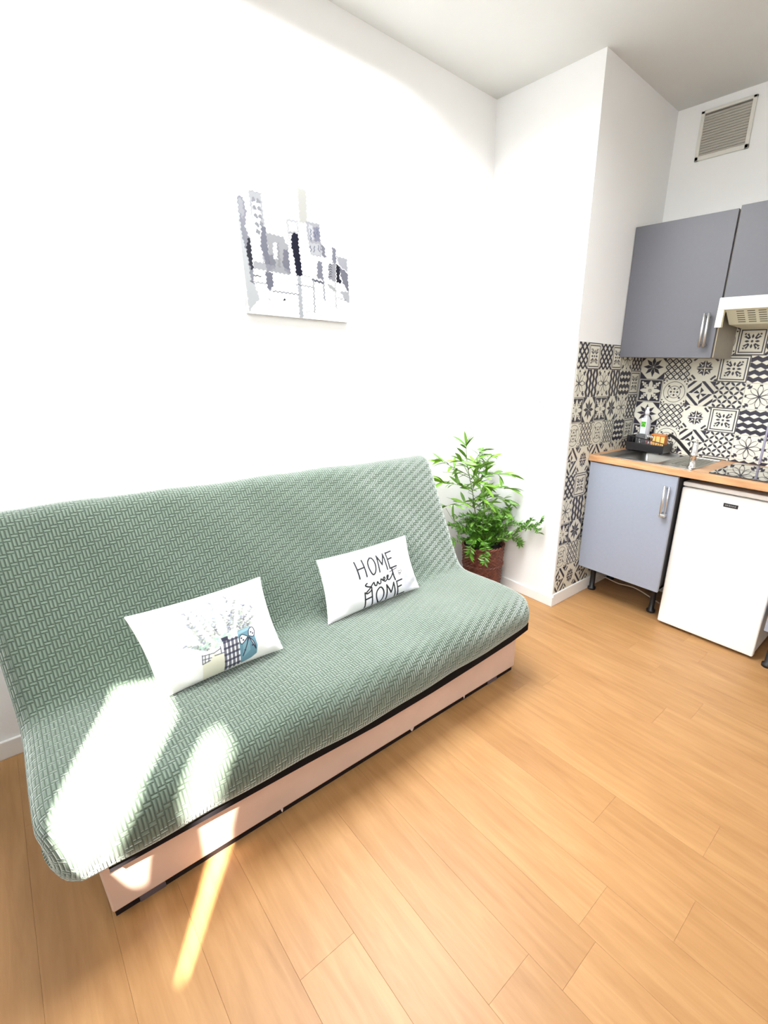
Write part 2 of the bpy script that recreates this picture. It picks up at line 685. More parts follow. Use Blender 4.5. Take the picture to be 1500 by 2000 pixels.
# ------------------------------------------------------------------ patterned tiles (black / cream print)
DK, CR = np.array((.028, .024, .040)), np.array((.70, .68, .585))


def tri(x):
    return np.abs((x % 1.) * 2 - 1) * 2 - 1


def d_star(u, v):
    r = np.hypot(u, v)
    th = (np.arctan2(v, u) + pi / 8) % (pi / 4) - pi / 8
    a, p = r * np.cos(th), np.abs(r * np.sin(th))
    pet = (p < np.where(a < .42, a * .36, (.86 - a) * .36)) & (r > .05) & (a < .86)
    cor = (np.abs(u) + np.abs(v)) > 1.40
    return pet | cor


def d_dots(u, v):
    k = 2.0
    p, q = (u + v) * k, (u - v) * k
    fp, fq = p % 1, q % 1
    line = (fp < .09) | (fp > .91) | (fq < .09) | (fq > .91)
    par = (np.floor(p) + np.floor(q)) % 2 < .5
    e = np.maximum(np.abs(fp - .5), np.abs(fq - .5))
    return line | (par & ((e < .13) | ((e > .33) & (e < .42))))


def d_flower(u, v):
    r, t = np.hypot(u, v), np.arctan2(v, u)
    lob = .54 + .07 * np.cos(8 * t)
    ax = np.minimum(np.abs(u), np.abs(v))
    dg = np.minimum(np.abs(u - v), np.abs(u + v)) / 1.41
    m_ = (r < lob) & (r > .08) & (ax > .03) & ~((dg < .03) & (r > .2)) & ~((r < .30) & (r > .26) & (ax > .1))
    au, av = np.abs(u), np.abs(v)
    for (cx, cy) in ((.83, .62), (.62, .83), (.72, .72), (.90, .90)):
        m_ |= (np.abs(au - cx) + np.abs(av - cy)) < .11
    m_ |= (np.abs(np.maximum(au, av) - .98) < .02) & (np.minimum(au, av) > .75)
    return m_


def d_frame(u, v):
    mx = np.maximum(np.abs(u), np.abs(v))
    m_ = (mx > .93) | ((mx > .76) & (mx < .83))
    r = np.hypot(u, v)
    m_ |= r < .09
    au, av = np.abs(u), np.abs(v)
    hi, lo = np.maximum(au, av), np.minimum(au, av)
    m_ |= (lo < .08 * np.sin(np.clip((hi - .18) / .34, 0, 1) * pi)) & (hi > .18) & (hi < .52)
    s_, d_ = (au + av) / 1.414, np.abs(au - av) / 1.414
    lf = (s_ > .26) & (s_ < .80) & (d_ < .08 + .30 * (s_ - .26)) & (hi < .58)
    slit = (d_ < .035) & (s_ > .42) & (s_ < .68)
    notch = (hi > .50) & (np.abs(lo - .40) < .045)
    m_ |= lf & ~slit & ~notch
    return m_


def d_zig(u, v):
    P = .5
    row = np.floor(v / P + .5)
    y = v - row * P
    x = u / .62 + .5 * (row % 2)
    xx = (x % 1) - .5
    dia = (np.abs(xx) / .5 + np.abs(y) / .17) < 1
    return ~dia


def d_zigv(u, v):
    return d_zig(v, u)


def d_snow(u, v):
    mx = np.maximum(np.abs(u), np.abs(v))
    r, t = np.hypot(u, v), np.arctan2(v, u)
    t4 = (t + pi / 4) % (pi / 2) - pi / 4
    td = t % (pi / 2) - pi / 4
    a1, p1 = r * np.cos(t4), np.abs(r * np.sin(t4))
    a2, p2 = r * np.cos(td), np.abs(r * np.sin(td))
    wht = (p1 < .17 * np.sin(np.clip((a1 - .12) / .74, 0, 1) * pi) ** .7) & (a1 > .12)
    wht |= (p2 < (.13 + .06 * np.sin(a2 * 26)) * (np.clip((1.08 - a2) / .3, 0, 1) ** .5)) & (a2 > .2)
    wht |= r < .20
    wht &= ~((r < .14) & (r > .09)) & ~(r < .04)
    wht &= ~((p2 < .02) & (a2 > .5) & (a2 < .85))
    return (~wht & (mx < .92)) | (mx > .97)


def d_ring(u, v):
    r, t = np.hypot(u, v), np.arctan2(v, u)
    m_ = (np.abs(r - .86) < .022) | (np.abs(r - .50) < .022)
    au, av = np.abs(u), np.abs(v)
    s_, d_ = (au + av) / 1.414, np.abs(au - av) / 1.414
    m_ |= (d_ < .02) & (s_ > .25) & (s_ < .66)
    m_ |= (np.abs(s_ - .66) + d_ * 1.1 < .12)
    hi, lo = np.maximum(au, av), np.minimum(au, av)
    m_ |= (np.abs(hi - .26) + lo) < .11
    m_ |= r < .06
    m_ |= (np.abs(au - .96) < .12) & (np.abs(av - .96) < .12) & ((au + av) > 1.80)
    m_ |= (np.abs(hi - .90) + np.abs(lo - .72)) < .08
    return m_


def d_geo(u, v):
    au, av = np.abs(u), np.abs(v)
    s_ = au + av
    m_ = (s_ < .52) & ((u * v > 0) ^ (np.abs(u) > np.abs(v)) & (u > -2))
    m_ |= (s_ > .62) & (s_ < .92) & (u * v < 0)
    m_ |= (s_ > .92) & (s_ < 1.22) & (u * v > 0)
    m_ |= (s_ > 1.34) & (s_ < 1.62) & (u * v < 0)
    m_ |= (s_ > 1.55) & (u * v > 0)
    return m_


def d_circ(u, v):
    k = 1.42
    p, q = (u + v) * k + .5, (u - v) * k + .5
    fp, fq = p % 1, q % 1
    ep, eq = np.minimum(fp, 1 - fp), np.minimum(fq, 1 - fq)
    return (ep < .17 * np.sin(fq * pi)) | (eq < .17 * np.sin(fp * pi))


def d_daisy(u, v):
    r, t = np.hypot(u, v), np.arctan2(v, u)
    t8 = (t + pi / 8) % (pi / 4) - pi / 8
    a, p = r * np.cos(t8), np.abs(r * np.sin(t8))
    w_ = .15 * np.sin(np.clip((a - .06) / .78, 0, 1) ** 1.5 * pi) ** .8
    m_ = (p > w_ - .01) & (p < w_ + .035) & (a > .06) & (a < .80)
    m_ |= (r < .085)
    au, av = np.abs(u), np.abs(v)
    s_, d_ = (au + av) / 1.414, np.abs(au - av) / 1.414
    m_ |= (s_ > .86) & (s_ < 1.26) & (d_ < .04 + .22 * np.clip(1.26 - s_, 0, .3) + .07 * (np.sin(s_ * 34) > 0)) & (np.maximum(au, av) < .93)
    hi, lo = np.maximum(au, av), np.minimum(au, av)
    m_ |= (hi > .8) & (hi < .92) & (lo < .10)
    return m_ | (hi > .985)


def d_rhom(u, v):
    k = 1.5
    p, q = (u + v) * k, (u - v) * k
    fp, fq = np.abs(p % 1 - .5), np.abs(q % 1 - .5)
    return ~((fp < .30) & (fq < .30))


DES = dict(A=d_star, B=d_dots, C=d_flower, D=d_frame, E=d_zig, e=d_zigv, F=d_snow, G=d_ring, H=d_geo, I=d_circ, J=d_daisy, K=d_rhom)
M_tile = print_mat('printed_tile_glaze', .3, spec=.4)
tile_cache = {}


def tile_mesh(des, w_, h_, u0, u1):
    """tile slab in local x (width) and z (height), front face at y=-t; visible part u0..u1 of the print"""
    key = (des, round(w_, 4), round(h_, 4), round(u0, 3), round(u1, 3))
    if key in tile_cache:
        return tile_cache[key]
    fr = (u1 - u0)
    ny = 60
    nx = max(4, int(60 * fr))
    ss = 3
    U = (np.arange(nx * ss) + .5) / (nx * ss) * fr + u0
    V = (np.arange(ny * ss) + .5) / (ny * ss)
    UU, VV = np.meshgrid(U * 2 - 1, 1 - V * 2)
    mk = DES[des](UU, VV).astype(float).reshape(ny, ss, nx, ss).mean(axis=(1, 3))
    colr = CR * (1 - mk[..., None]) + DK * mk[..., None]
    g = .0006
    t = .005
    X = np.linspace(g, w_ * fr - g, nx + 1)
    Z = np.linspace(h_ - g, g, ny + 1)
    XX, ZZ = np.meshgrid(X, Z)
    P = np.stack([XX, np.full_like(XX, -t), ZZ], -1)
    e = .0006
    x0, x1, z0, z1 = 0, w_ * fr, 0, h_
    bv = [(x0 + g, -t, z0 + g), (x1 - g, -t, z0 + g), (x1 - g, -t, z1 - g), (x0 + g, -t, z1 - g),
          (x0 + .0002, -t + e, z0 + .0002), (x1 - .0002, -t + e, z0 + .0002), (x1 - .0002, -t + e, z1 - .0002), (x0 + .0002, -t + e, z1 - .0002),
          (x0 + .0002, 0, z0 + .0002), (x1 - .0002, 0, z0 + .0002), (x1 - .0002, 0, z1 - .0002), (x0 + .0002, 0, z1 - .0002)]
    bq = []
    for a in (0, 4):
        for k in range(4):
            bq.append((a + k, a + 4 + k, a + 4 + (k + 1) % 4, a + (k + 1) % 4))
    me = grid_mesh('tile', P, colr, (bv, bq, tuple(CR * .8)))
    me.materials.append(M_tile)
    tile_cache[key] = me
    return me


# tiled return wall (facing -y)
colsx = [(.0125, .104, .25, 1), (.104, .222, 0, 1), (.222, .346, 0, 1), (.346, .458, 0, 1), (.458, .580, 0, 1), (.580, .699, 0, 1)]
rowsz = [1.476, 1.347, 1.207, 1.075, .945, .79 + .005, .657, .515, .382, .25, .0795]
pat = ['KDKDJK', 'JeJeED', 'FAFAJK', 'GBGBED', 'HCHCJK', 'KDKDED', 'JeJeJK', 'FAFAED', 'GBGBJK', 'HCHCED']
rowsz = [1.476, 1.347, 1.207, 1.075, .945, .795, .657, .515, .382, .235, .0795]
for r, prow in enumerate(pat):
    zt, zb = rowsz[r], rowsz[r + 1]
    for c, (xa, xb, ua, ub) in enumerate(colsx):
        me = tile_mesh(prow[c], (xb - xa) / (ub - ua), zt - zb, ua, ub)
        link('tile', me, None, wall_inner, (xa, LY, zb))
# kitchen wall tiles (facing -x): local x -> world -y
rows2 = [1.835, 1.703, 1.571, 1.437, 1.303, 1.171, 1.04, .908, .776, .644]
pat2 = ['ABCDEA', 'FGHIJF', 'FABDEG', 'ABCDEA', 'FGHIJF', 'ABCDEA', 'FGHIJJ', 'ABCDEA', 'FGHIJF']
ycols = [-.6225, -.770, -.915, -1.062, -1.210, -1.360, -1.508, -1.656, -1.804]
for r, prow in enumerate(pat2):
    zt, zb = rows2[r], rows2[r + 1]
    sh = 0
    yc = list(ycols)
    if r <= 2:
        yc = [-.6225] + [y + .0 if r < 2 else y - .01 for y in (-.70, -.83, -.975, -1.115, -1.255, -1.40, -1.545, -1.69)]
    for c in range(8):
        ya, yb = yc[c], yc[c + 1]
        k = prow[c % 6]
        if r == 2:
            k = 'ABCGDKEF'[c]
        me = tile_mesh(k, ya - yb, zt - zb, 0, 1)
        link('tile', me, None, wall_kitchen, (WX, ya, zb), (0, 0, -pi / 2))
obj('panel_joint', bx(B(), (WX - .012, -1.366, .90), (WX - .004, -1.356, 1.17), .001), mat('joint_strip', (.30, .28, .38), .5), wall_kitchen)

# ------------------------------------------------------------------ sofa
XR, XLs = -.632, -2.292
sofa = thing('sofa_bed', 'long sage green click-clack sofa bed with textured slipcover and pinkish base', 'sofa', ((XR + XLs) / 2, -.6, 0))
sx0 = (XR + XLs) / 2


def arc(cy, cz, r, a0, a1, n):
    return [(cy + r * cos(R(a0 + (a1 - a0) * i / n)), cz + r * sin(R(a0 + (a1 - a0) * i / n))) for i in range(n + 1)]


prof = []
prof += arc(-.915, .325, .053, 250, 175, 6)          # lower front edge
prof += arc(-.892, .333, .075, 172, 92, 8)           # upper front edge
prof += [(-.82, .4145), (-.74, .416), (-.66, .412), (-.59, .408), (-.54, .407)]
prof += [(-.507, .413), (-.484, .430), (-.468, .455)]
prof += [(-.44, .51), (-.405, .585), (-.365, .665), (-.325, .75), (-.29, .825)]
prof += arc(-.203, .858, .062, 158, -8, 12)
prof += [(-.155, .78), (-.20, .69), (-.25, .59), (-.30, .49), (-.335, .42)]
prof += arc(-.375, .40, .04, -10, -80, 4)
prof += [(-.45, .315), (-.55, .272), (-.7, .272), (-.85, .272)]
P2 = [Vector(p) for p in prof]
# resample evenly
seg_l = [(P2[(i + 1) % len(P2)] - P2[i]).length for i in range(len(P2))]
tot = sum(seg_l)
N = 150
res, acc, i, s_ = [], 0, 0, 0
for k in range(N):
    tgt = tot * k / N
    while acc + seg_l[i] < tgt:
        acc += seg_l[i]
        i += 1
    res.append(P2[i].lerp(P2[(i + 1) % len(P2)], (tgt - acc) / seg_l[i]))
nor = []
for k in range(N):
    d = (res[(k + 1) % N] - res[k - 1]).normalized()
    nor.append(Vector((-d.y, d.x)))
cen = sum((p.x * q.y - q.x * p.y for p, q in zip(res, res[1:] + res[:1])))
if cen < 0:
    nor = [-n_ for n_ in nor]          # make inward
# smooth normals
for _ in range(3):
    nor = [((nor[k - 1] + nor[k] * 2 + nor[(k + 1) % N]) / 4).normalized() for k in range(N)]
Rr = .045
xs, ins_ = [], []
for k in range(7):
    a = pi / 2 * k / 6
    xs.append(XLs + Rr * (1 - cos(pi / 2 - a)) if False else XLs + Rr * (1 - sin(a)))
    ins_.append(Rr * (1 - cos(a)))
xs, ins_ = xs[::-1], ins_[::-1]
# order: from end cap (x=XLs, inset Rr) to full profile
xs = [XLs + Rr * (1 - cos(pi / 2 * k / 6)) for k in range(7)]
ins_ = [Rr * (1 - sin(pi / 2 * k / 6)) for k in range(7)]
nmid = 70
mid = [XLs + Rr + (XR - XLs - 2 * Rr) * k / nmid for k in range(1, nmid)]
X = xs + mid + [XLs + XR - q for q in xs[::-1]]
INS = ins_ + [0] * len(mid) + ins_[::-1]
b = B()
uvl = b.loops.layers.uv.new('uv')
rings = []
sl_ = [tot * k / N for k in range(N)]
nx_ = len(X)
for x, ii in zip(X, INS):
    ring = []
    edge = min(x - XLs, XR - x)
    for k in range(N):
        # soft padding: gentle waviness and a slightly crowned seat
        p = res[k] + nor[k] * ii
        wv = .0022 * sin(x * 9 + p.x * 14) + .0018 * sin(x * 21 + p.y * 17 + 1)
        fall = min(1, edge / .2)
        p = p + nor[k] * (wv * fall)
        # corner of the seat pulled round in plan at front
        # the cover hangs lower towards the middle and left of the front edge
        sag = float(np.interp(x, [-2.29, -2.16, -2.05, -1.70, -1.43, -1.05, -.757, -.654], [.040, .040, .046, .048, .050, .036, .014, 0])) * max(0., min(1., (.375 - p.y) / .09)) * max(0., min(1., (-p.x - .80) / .08))
        p = p + Vector((0, -sag))
        xx = x
        dfr = max(0., (-p.x - .86) / .10)
        if dfr > 0:
            pull = .035 * min(1, dfr) ** 2
            f = max(0, 1 - edge / .10)
            xx = x + (pull * f if x < -1.5 else -pull * f)
        ring.append(b.verts.new((xx - sx0, p.x + .6, p.y)))
    rings.append(ring)
su = 0
us = [0]
for a_, c_ in zip(range(nx_ - 1), range(1, nx_)):
    su += math.hypot(X[c_] - X[a_], INS[c_] - INS[a_])
    us.append(su)
for a_ in range(nx_ - 1):
    for k in range(N):
        k2 = (k + 1) % N
        f = b.faces.new((rings[a_][k], rings[a_ + 1][k], rings[a_ + 1][k2], rings[a_][k2]))
        f.smooth = True
        vv = (sl_[k], sl_[k], sl_[k] + tot / N, sl_[k] + tot / N)
        uu = (us[a_], us[a_ + 1], us[a_ + 1], us[a_])
        for lp, q1, q2 in zip(f.loops, uu, vv):
            lp[uvl].uv = (q1, q2)
for ring in (rings[0][::-1], rings[-1]):
    f = b.faces.new(ring)
    for lp in f.loops:
        lp[uvl].uv = (lp.vert.co.y, lp.vert.co.z)
bmesh.ops.recalc_face_normals(b, faces=b.faces[:])
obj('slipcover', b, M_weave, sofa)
# black metal frame under the mattress
b = B()
for z0, z1, y0 in ((.232, .268, -.928),):
    # front rail: deep angle iron, bowed down a little at mid span
    zl = [(-2.195, .204), (-2.05, .201), (-1.70, .192), (-1.45, .183), (-1.20, .188), (-.95, .201), (-.75, .214), (XR - .004, .232)]
    poly = [(x_ - sx0, z_) for x_, z_ in zl] + [(XR - .004 - sx0, z1), (-2.195 - sx0, z1)]
    prism(b, poly, 1, y0 + .6, y0 + .03 + .6)
    bx(b, (-2.165 - sx0, -.36 + .6, z0), (XR - .01 - sx0, -.33 + .6, z1), .006)
for xx in (-2.165, XR - .034, -1.75, -1.2):
    bx(b, (xx - sx0, -.92 + .6, .236), (xx + .03 - sx0, -.34 + .6, .266), .004)
obj('steel_frame', b, M_blackm, sofa)
b = B()
bx(b, (XR - .03 - sx0, -.915 + .6, .214), (XR + .002 - sx0, -.80 + .6, .232), .004)
obj('hinge_bracket', b, M_blackm, sofa)
# storage box, upholstered front
b = B()
bx(b, (-2.216 - sx0, -.880 + .6, .024), (-.655 - sx0, -.35 + .6, .181), .005, 2)
obj('storage_box', b, M_vinyl, sofa)
b = B()
bx(b, (-2.212 - sx0, -.872 + .6, .001), (-.665 - sx0, -.365 + .6, .0245))  # near-black strip painted as the shadow gap under the box
obj('shadow_gap', b, mat('shadow_gap_black', (.015, .009, .008), .9, spec=.1), sofa)
for xx in (-2.13, -.80):
    for yy in (-.835, -.40):
        obj('foot', bx(B(), (xx - .03 - sx0, yy - .040 + .6, 0), (xx + .03 - sx0, yy + .02 + .6, .0245), .002), mat('grey_foot', (.09, .07, .08), .6) if xx == -2.13 and yy < -.6 else bpy.data.materials.get('grey_foot'), sofa)
# frayed bits of lining at the lower edge
b = B()
for xx, s in ((-1.265, .009), (-.985, .004), (-1.78, .004)):
    b = B()
    prism(b, [(xx - sx0 - s, .028), (xx - sx0 + s, .028), (xx - sx0 + s * .4, .016), (xx - sx0 - s * .2, .014)], 1, -.8815 + .6, -.8795 + .6)
    obj('frayed_edge', b, M_lining, sofa)


# ------------------------------------------------------------------ printed pillows
def pillow(name, label, TL, TR, BR, BL, T, colors, seed, pinch=.05):
    TL, TR, BR, BL = map(Vector, (TL, TR, BR, BL))
    cpt = (TL + TR + BR + BL) / 4
    nrm = ((TR - TL) + (BR - BL)).cross((BL - TL) + (BR - TR)).normalized()
    if nrm.y > 0:
        nrm = -nrm
    H, W_ = colors.shape[:2]

    def surf(n, m_, side):
        u, v = np.meshgrid(np.linspace(0, 1, n + 1), np.linspace(0, 1, m_ + 1))
        u2_ = .5 + (u - .5) * (1 - pinch * np.sin(pi * v) ** .8)
        v2_ = .5 + (v - .5) * (1 - pinch * 1.1 * np.sin(pi * u) ** .8)
        A_ = np.array(TL)[None, None] * ((1 - u2_) * (1 - v2_))[..., None] + np.array(TR) * (u2_ * (1 - v2_))[..., None] + \
            np.array(BR) * (u2_ * v2_)[..., None] + np.array(BL) * ((1 - u2_) * v2_)[..., None]
        bl = (np.clip(4 * u * (1 - u), 0, 1) ** .55) * (np.clip(4 * v * (1 - v), 0, 1) ** .5)
        edge = np.clip(4 * u * (1 - u), 0, 1) * np.clip(4 * v * (1 - v), 0, 1)
        wr = .004 * np.sin(u * 11 + v * 5 + seed) * edge + .003 * np.sin(v * 13 - u * 17 + seed) * (1 - edge) * np.minimum(1, edge * 8)
        corner = np.abs(u - .5) * 2
        wr += .006 * np.sin((u + v) * 22 + seed) * np.clip(corner - .55, 0, 1) * np.minimum(1, edge * 6)
        return A_ + np.array(nrm)[None, None] * ((bl * T * side) + wr * side)[..., None]
    Pf = surf(W_, H, 1) - np.array(cpt)
    nb, mb = 40, 26
    Pb = (surf(nb, mb, -.8) - np.array(cpt))[:, ::-1]
    idx = np.arange((nb + 1) * (mb + 1)).reshape(mb + 1, nb + 1)
    bq = np.stack([idx[:-1, :-1], idx[1:, :-1], idx[1:, 1:], idx[:-1, 1:]], -1).reshape(-1, 4)
    me = grid_mesh(name, Pf, colors, (Pb.reshape(-1, 3), bq, (.82, .82, .82)))
    o = link(name, me, print_mat(name + '_cloth', .85, .3, 700), None, tuple(cpt), None, True)
    tag(o, label, 'cushion')
    # piping seam round the rim
    rim = [Vector(Pf[0, i]) for i in range(0, W_, 12)] + [Vector(Pf[i, W_]) for i in range(0, H, 12)] + \
          [Vector(Pf[H, i]) for i in range(W_, 0, -12)] + [Vector(Pf[i, 0]) for i in range(H, 0, -12)]
    s = B()
    tube(s, rim + [rim[0]], .0016, 6, cap=False)
    obj('seam', s, mat(name + '_seam', (.80, .80, .78), .9), o)
    return o


INK = (.02, .02, .024)
WHT = (.80, .80, .81)
# right pillow: HOME sweet HOME
pr = Print(400, 230, WHT, 3)
asp = .24 / .42
for k in range(40):       # mint and lilac watercolour wash on the right side
    a = rnd.random()
    cx, cy = .88 + .10 * rnd.uniform(-1, 1), .15 + .80 * a
    c = (.62, .84, .80) if a < .6 else (.62, .62, .82)
    pr.stroke([(cx, cy), (cx + .04, cy + .05)], .08 * rnd.random() + .02, c, .13, asp)
for k in range(26):
    cx = rnd.uniform(.38, .9)
    pr.stroke([(cx, .93 + rnd.uniform(-.06, .05)), (cx + .05, .95)], .07, (.68, .68, .86), .09, asp)


def letters(word, x0, y0, x1, y1, wd, slant=0.):
    n = len(word)
    cw = (x1 - x0) / n
    G = {'H': [[(0, 0), (.02, 1)], [(.62, 0), (.64, 1)], [(.0, .47), (.64, .43)]],
         'O': [catmull([(.36, 0), (.1, .2), (.04, .55), (.2, .95), (.42, 1), (.64, .75), (.68, .35), (.54, .06), (.36, 0)], 5)],
         'M': [[(0, 1), (.04, 0)], [(.04, 0), (.38, .62)], [(.38, .62), (.70, 0)], [(.70, 0), (.78, 1)]],
         'E': [[(.05, 0), (.07, 1)], [(.05, .02), (.62, .0)], [(.06, .42), (.48, .40)], [(.07, .99), (.72, .97)]]}
    for i, ch in enumerate(word):
        for st in G[ch]:
            pts = [(x0 + cw * (i + .08 + p[0] * 1.05) + slant * p[1], y0 + (y1 - y0) * p[1]) for p in st]
            pr.stroke(pts, wd, INK, 1, asp)


letters('HOME', .30, .17, .77, .46, .0165)
letters('HOME', .335, .72, .815, .985, .0155)
sw = [(.375, .575), (.355, .60), (.38, .635), (.42, .665), (.415, .72), (.375, .75), (.36, .73), (.40, .68), (.45, .60), (.46, .65), (.48, .665), (.495, .61), (.51, .655), (.53, .65), (.54, .585),
      (.565, .63), (.585, .60), (.58, .57), (.565, .60), (.58, .65), (.61, .62), (.63, .57), (.615, .565), (.61, .61), (.63, .645), (.665, .60), (.69, .54)]
pr.stroke(catmull(sw, 6), .0150, INK, 1, asp)
pr.stroke([(.688, .455), (.692, .62), (.70, .685)], .0175, INK, 1, asp)
pr.stroke([(.655, .515), (.745, .485)], .009, INK, 1, asp)
for dx, dy, s in ((.775, .565, .020), (.765, .60, .012)):
    hp = [(dx, dy + s * 2.2), (dx - s, dy + .2 * s), (dx - s * .8, dy - s), (dx, dy - s * .3), (dx + s * .8, dy - s), (dx + s, dy + .2 * s), (dx, dy + s * 2.2)]
    pr.stroke(catmull(hp, 4), .0055, (.05, .05, .05), 1, asp)
C_right = pr.done()
pillow('throw_pillow', 'white oblong throw pillow lettered HOME sweet HOME, nearer the plant', (-1.402, -.487, .640), (-.985, -.487, .645), (-.978, -.572, .424), (-1.422, -.578, .413), .052, C_right, 2)

# left pillow: twigs in pots with gingham
pr = Print(400, 260, (.80, .80, .78), 3)
asp = .26 / .38
# crop-pixel to uv (affine fitted)


def cu(x, y):
    ax, ay = x - 85, y - 460
    # U vec, V vec
    Ux, Uy, Vx, Vy = 1130., -320., 215., 600.
    det = Ux * Vy - Uy * Vx
    return ((ax * Vy - ay * Vx) / det, (Ux * ay - Uy * ax) / det)


def cp(*pts):
    return [cu(*p) for p in pts]


rg = random.Random(3)
# sprays
spr = [((700, 720), (500, 430)), ((700, 700), (520, 520)), ((690, 720), (480, 690)), ((730, 650), (735, 360)), ((760, 680), (560, 420)), ((880, 620), (860, 290)), ((900, 600), (940, 330)),
       ((920, 590), (1030, 330)), ((950, 580), (1110, 390)), ((940, 600), (1120, 460)), ((860, 610), (820, 450)), ((800, 640), (640, 450)), ((1000, 560), (1090, 520)), ((720, 700), (600, 640)), ((840, 600), (900, 420)),
       ((960, 570), (990, 420)), ((700, 730), (540, 700))]
for p0, p1 in spr:
    mx_ = ((p0[0] + p1[0]) / 2 + rg.uniform(-20, 20), (p0[1] + p1[1]) / 2)
    ln = catmull(cp(p0, mx_, p1), 5)
    pr.stroke(ln, .004, (.28, .30, .22), .85, asp)
    for k in range(13):
        t = .25 + .75 * k / 12
        q = ln[min(len(ln) - 1, int(t * (len(ln) - 1)))]
        for sgn in (-1, 1):
            dx, dy = rg.uniform(.006, .016) * sgn, rg.uniform(-.03, .008)
            c = rg.choice([(.20, .21, .20), (.30, .34, .32), (.40, .46, .38), (.12, .12, .15), (.26, .28, .36)])
            pr.stroke([(q[0], q[1]), (q[0] + dx, q[1] + dy)], rg.uniform(.008, .015), c, .85, asp)
for k in range(45):       # pale leaves in the middle
    x, y = rg.uniform(620, 920), 0
    y = 720 - (x - 620) * .38 + rg.uniform(-50, 40)
    q = cu(x, y)
    pr.stroke([q, (q[0] + rg.uniform(-.03, .03), q[1] + rg.uniform(-.04, .02))], rg.uniform(.012, .022), rg.choice([(.36, .52, .42), (.50, .62, .46), (.28, .46, .40), (.60, .66, .50)]), .7, asp)
# cream pot
pr.poly(cp((625, 835), (700, 745), (830, 760), (845, 860), (830, 910), (700, 960), (640, 975)), (.66, .65, .50), .8)
# gingham band of cream pot
pr.poly(cp((620, 765), (720, 745), (690, 810), (625, 835)), (.78, .79, .74))
for a in (((620, 770), (715, 750)), ((622, 800), (700, 785)), ((645, 765), (645, 825)), ((680, 757), (675, 815)), ((620, 765), (625, 835)), ((625, 835), (690, 805)), ((720, 750), (780, 715)), ((730, 770), (830, 745)), ((780, 700), (790, 750))):
    pr.stroke(cp(*a), .009, (.10, .10, .14), .9, asp)
# gingham pot
gp = [(800, 650), (945, 605), (985, 720), (985, 830), (930, 880), (845, 905), (830, 800)]
pr.poly(cp(*gp), (.85, .85, .88))
for k in range(5):
    x = 835 + k * 38
    pr.stroke(cp((x - 18, 660 - k * 10), (x + 10, 900 - k * 17)), .021, (.035, .035, .07), .85, asp)
for k in range(5):
    y = 670 + k * 52
    pr.stroke(cp((815 + k * 6, y), (978 + k * 3, y - 48)), .019, (.035, .035, .07), .85, asp)
pr.poly(cp((785, 635), (850, 615), (855, 650), (800, 662)), (.04, .04, .07))
# blue pot and bow
pr.poly(cp((945, 580), (1080, 540), (1120, 600), (1150, 700), (1145, 770), (1090, 810), (985, 850), (970, 720)), (.13, .26, .33))
pr.poly(cp((1000, 680), (1060, 650), (1080, 740), (1010, 800)), (.22, .38, .45), .7)
pr.poly(cp((950, 585), (1075, 545), (1080, 565), (955, 610)), (.30, .46, .54), .8)
for lo_ in ([(1060, 620), (1065, 570), (1100, 548), (1125, 580), (1110, 625), (1060, 620)], [(1050, 625), (990, 610), (965, 645), (990, 690), (1050, 630)], [(1055, 630), (1040, 700), (1005, 790), (1030, 730), (1060, 640)], [(1065, 630), (1110, 670), (1135, 730), (1100, 680), (1065, 635)]):
    L_ = catmull(cp(*lo_), 4)
    pr.poly([tuple(q) for q in L_], (.80, .82, .86))
    pr.stroke(L_, .008, (.03, .03, .05), 1, asp)
for x, y in ((1085, 590), (1105, 600), (985, 640), (1005, 655), (1025, 740), (1100, 700)):
    q = cu(x, y)
    pr.dot(q[0], q[1], .008, (.04, .04, .07), 1, asp)
C_left = pr.done()
pillow('throw_pillow', 'white oblong throw pillow printed with twigs in gingham and blue pots', (-2.014, -.536, .650), (-1.632, -.536, .660), (-1.622, -.634, .424), (-1.985, -.642, .416), .052, C_left, 5)

# ------------------------------------------------------------------ painting on canvas
src = np.array([(165, 140), (1258, 395), (1300, 1612), (290, 1572)], float)
dst = np.array([(0, 0), (1, 0), (1, 1), (0, 1)], float)
Am, bm_ = [], []
for (x, y), (u, v) in zip(src, dst):
    Am += [[x, y, 1, 0, 0, 0, -u * x, -u * y], [0, 0, 0, x, y, 1, -v * x, -v * y]]
    bm_ += [u, v]
hh = np.linalg.solve(np.array(Am), np.array(bm_))


def hp_(*pts):
    out = []
    for x, y in pts:
        q = hh[6] * x + hh[7] * y + 1
        out.append(((hh[0] * x + hh[1] * y + hh[2]) / q, (hh[3] * x + hh[4] * y + hh[5]) / q))
    return out


pr = Print(300, 310, (.87, .87, .885), 3)
pr.warp = lambda X_, Y_: (X_ + .004 * np.sin(Y_ * 210) + .003 * np.sin(Y_ * 97 + X_ * 60), Y_ + .004 * np.sin(X_ * 170 + 2))


def g(v, b_=.06):
    return (v, v * 1.005, v + b_)


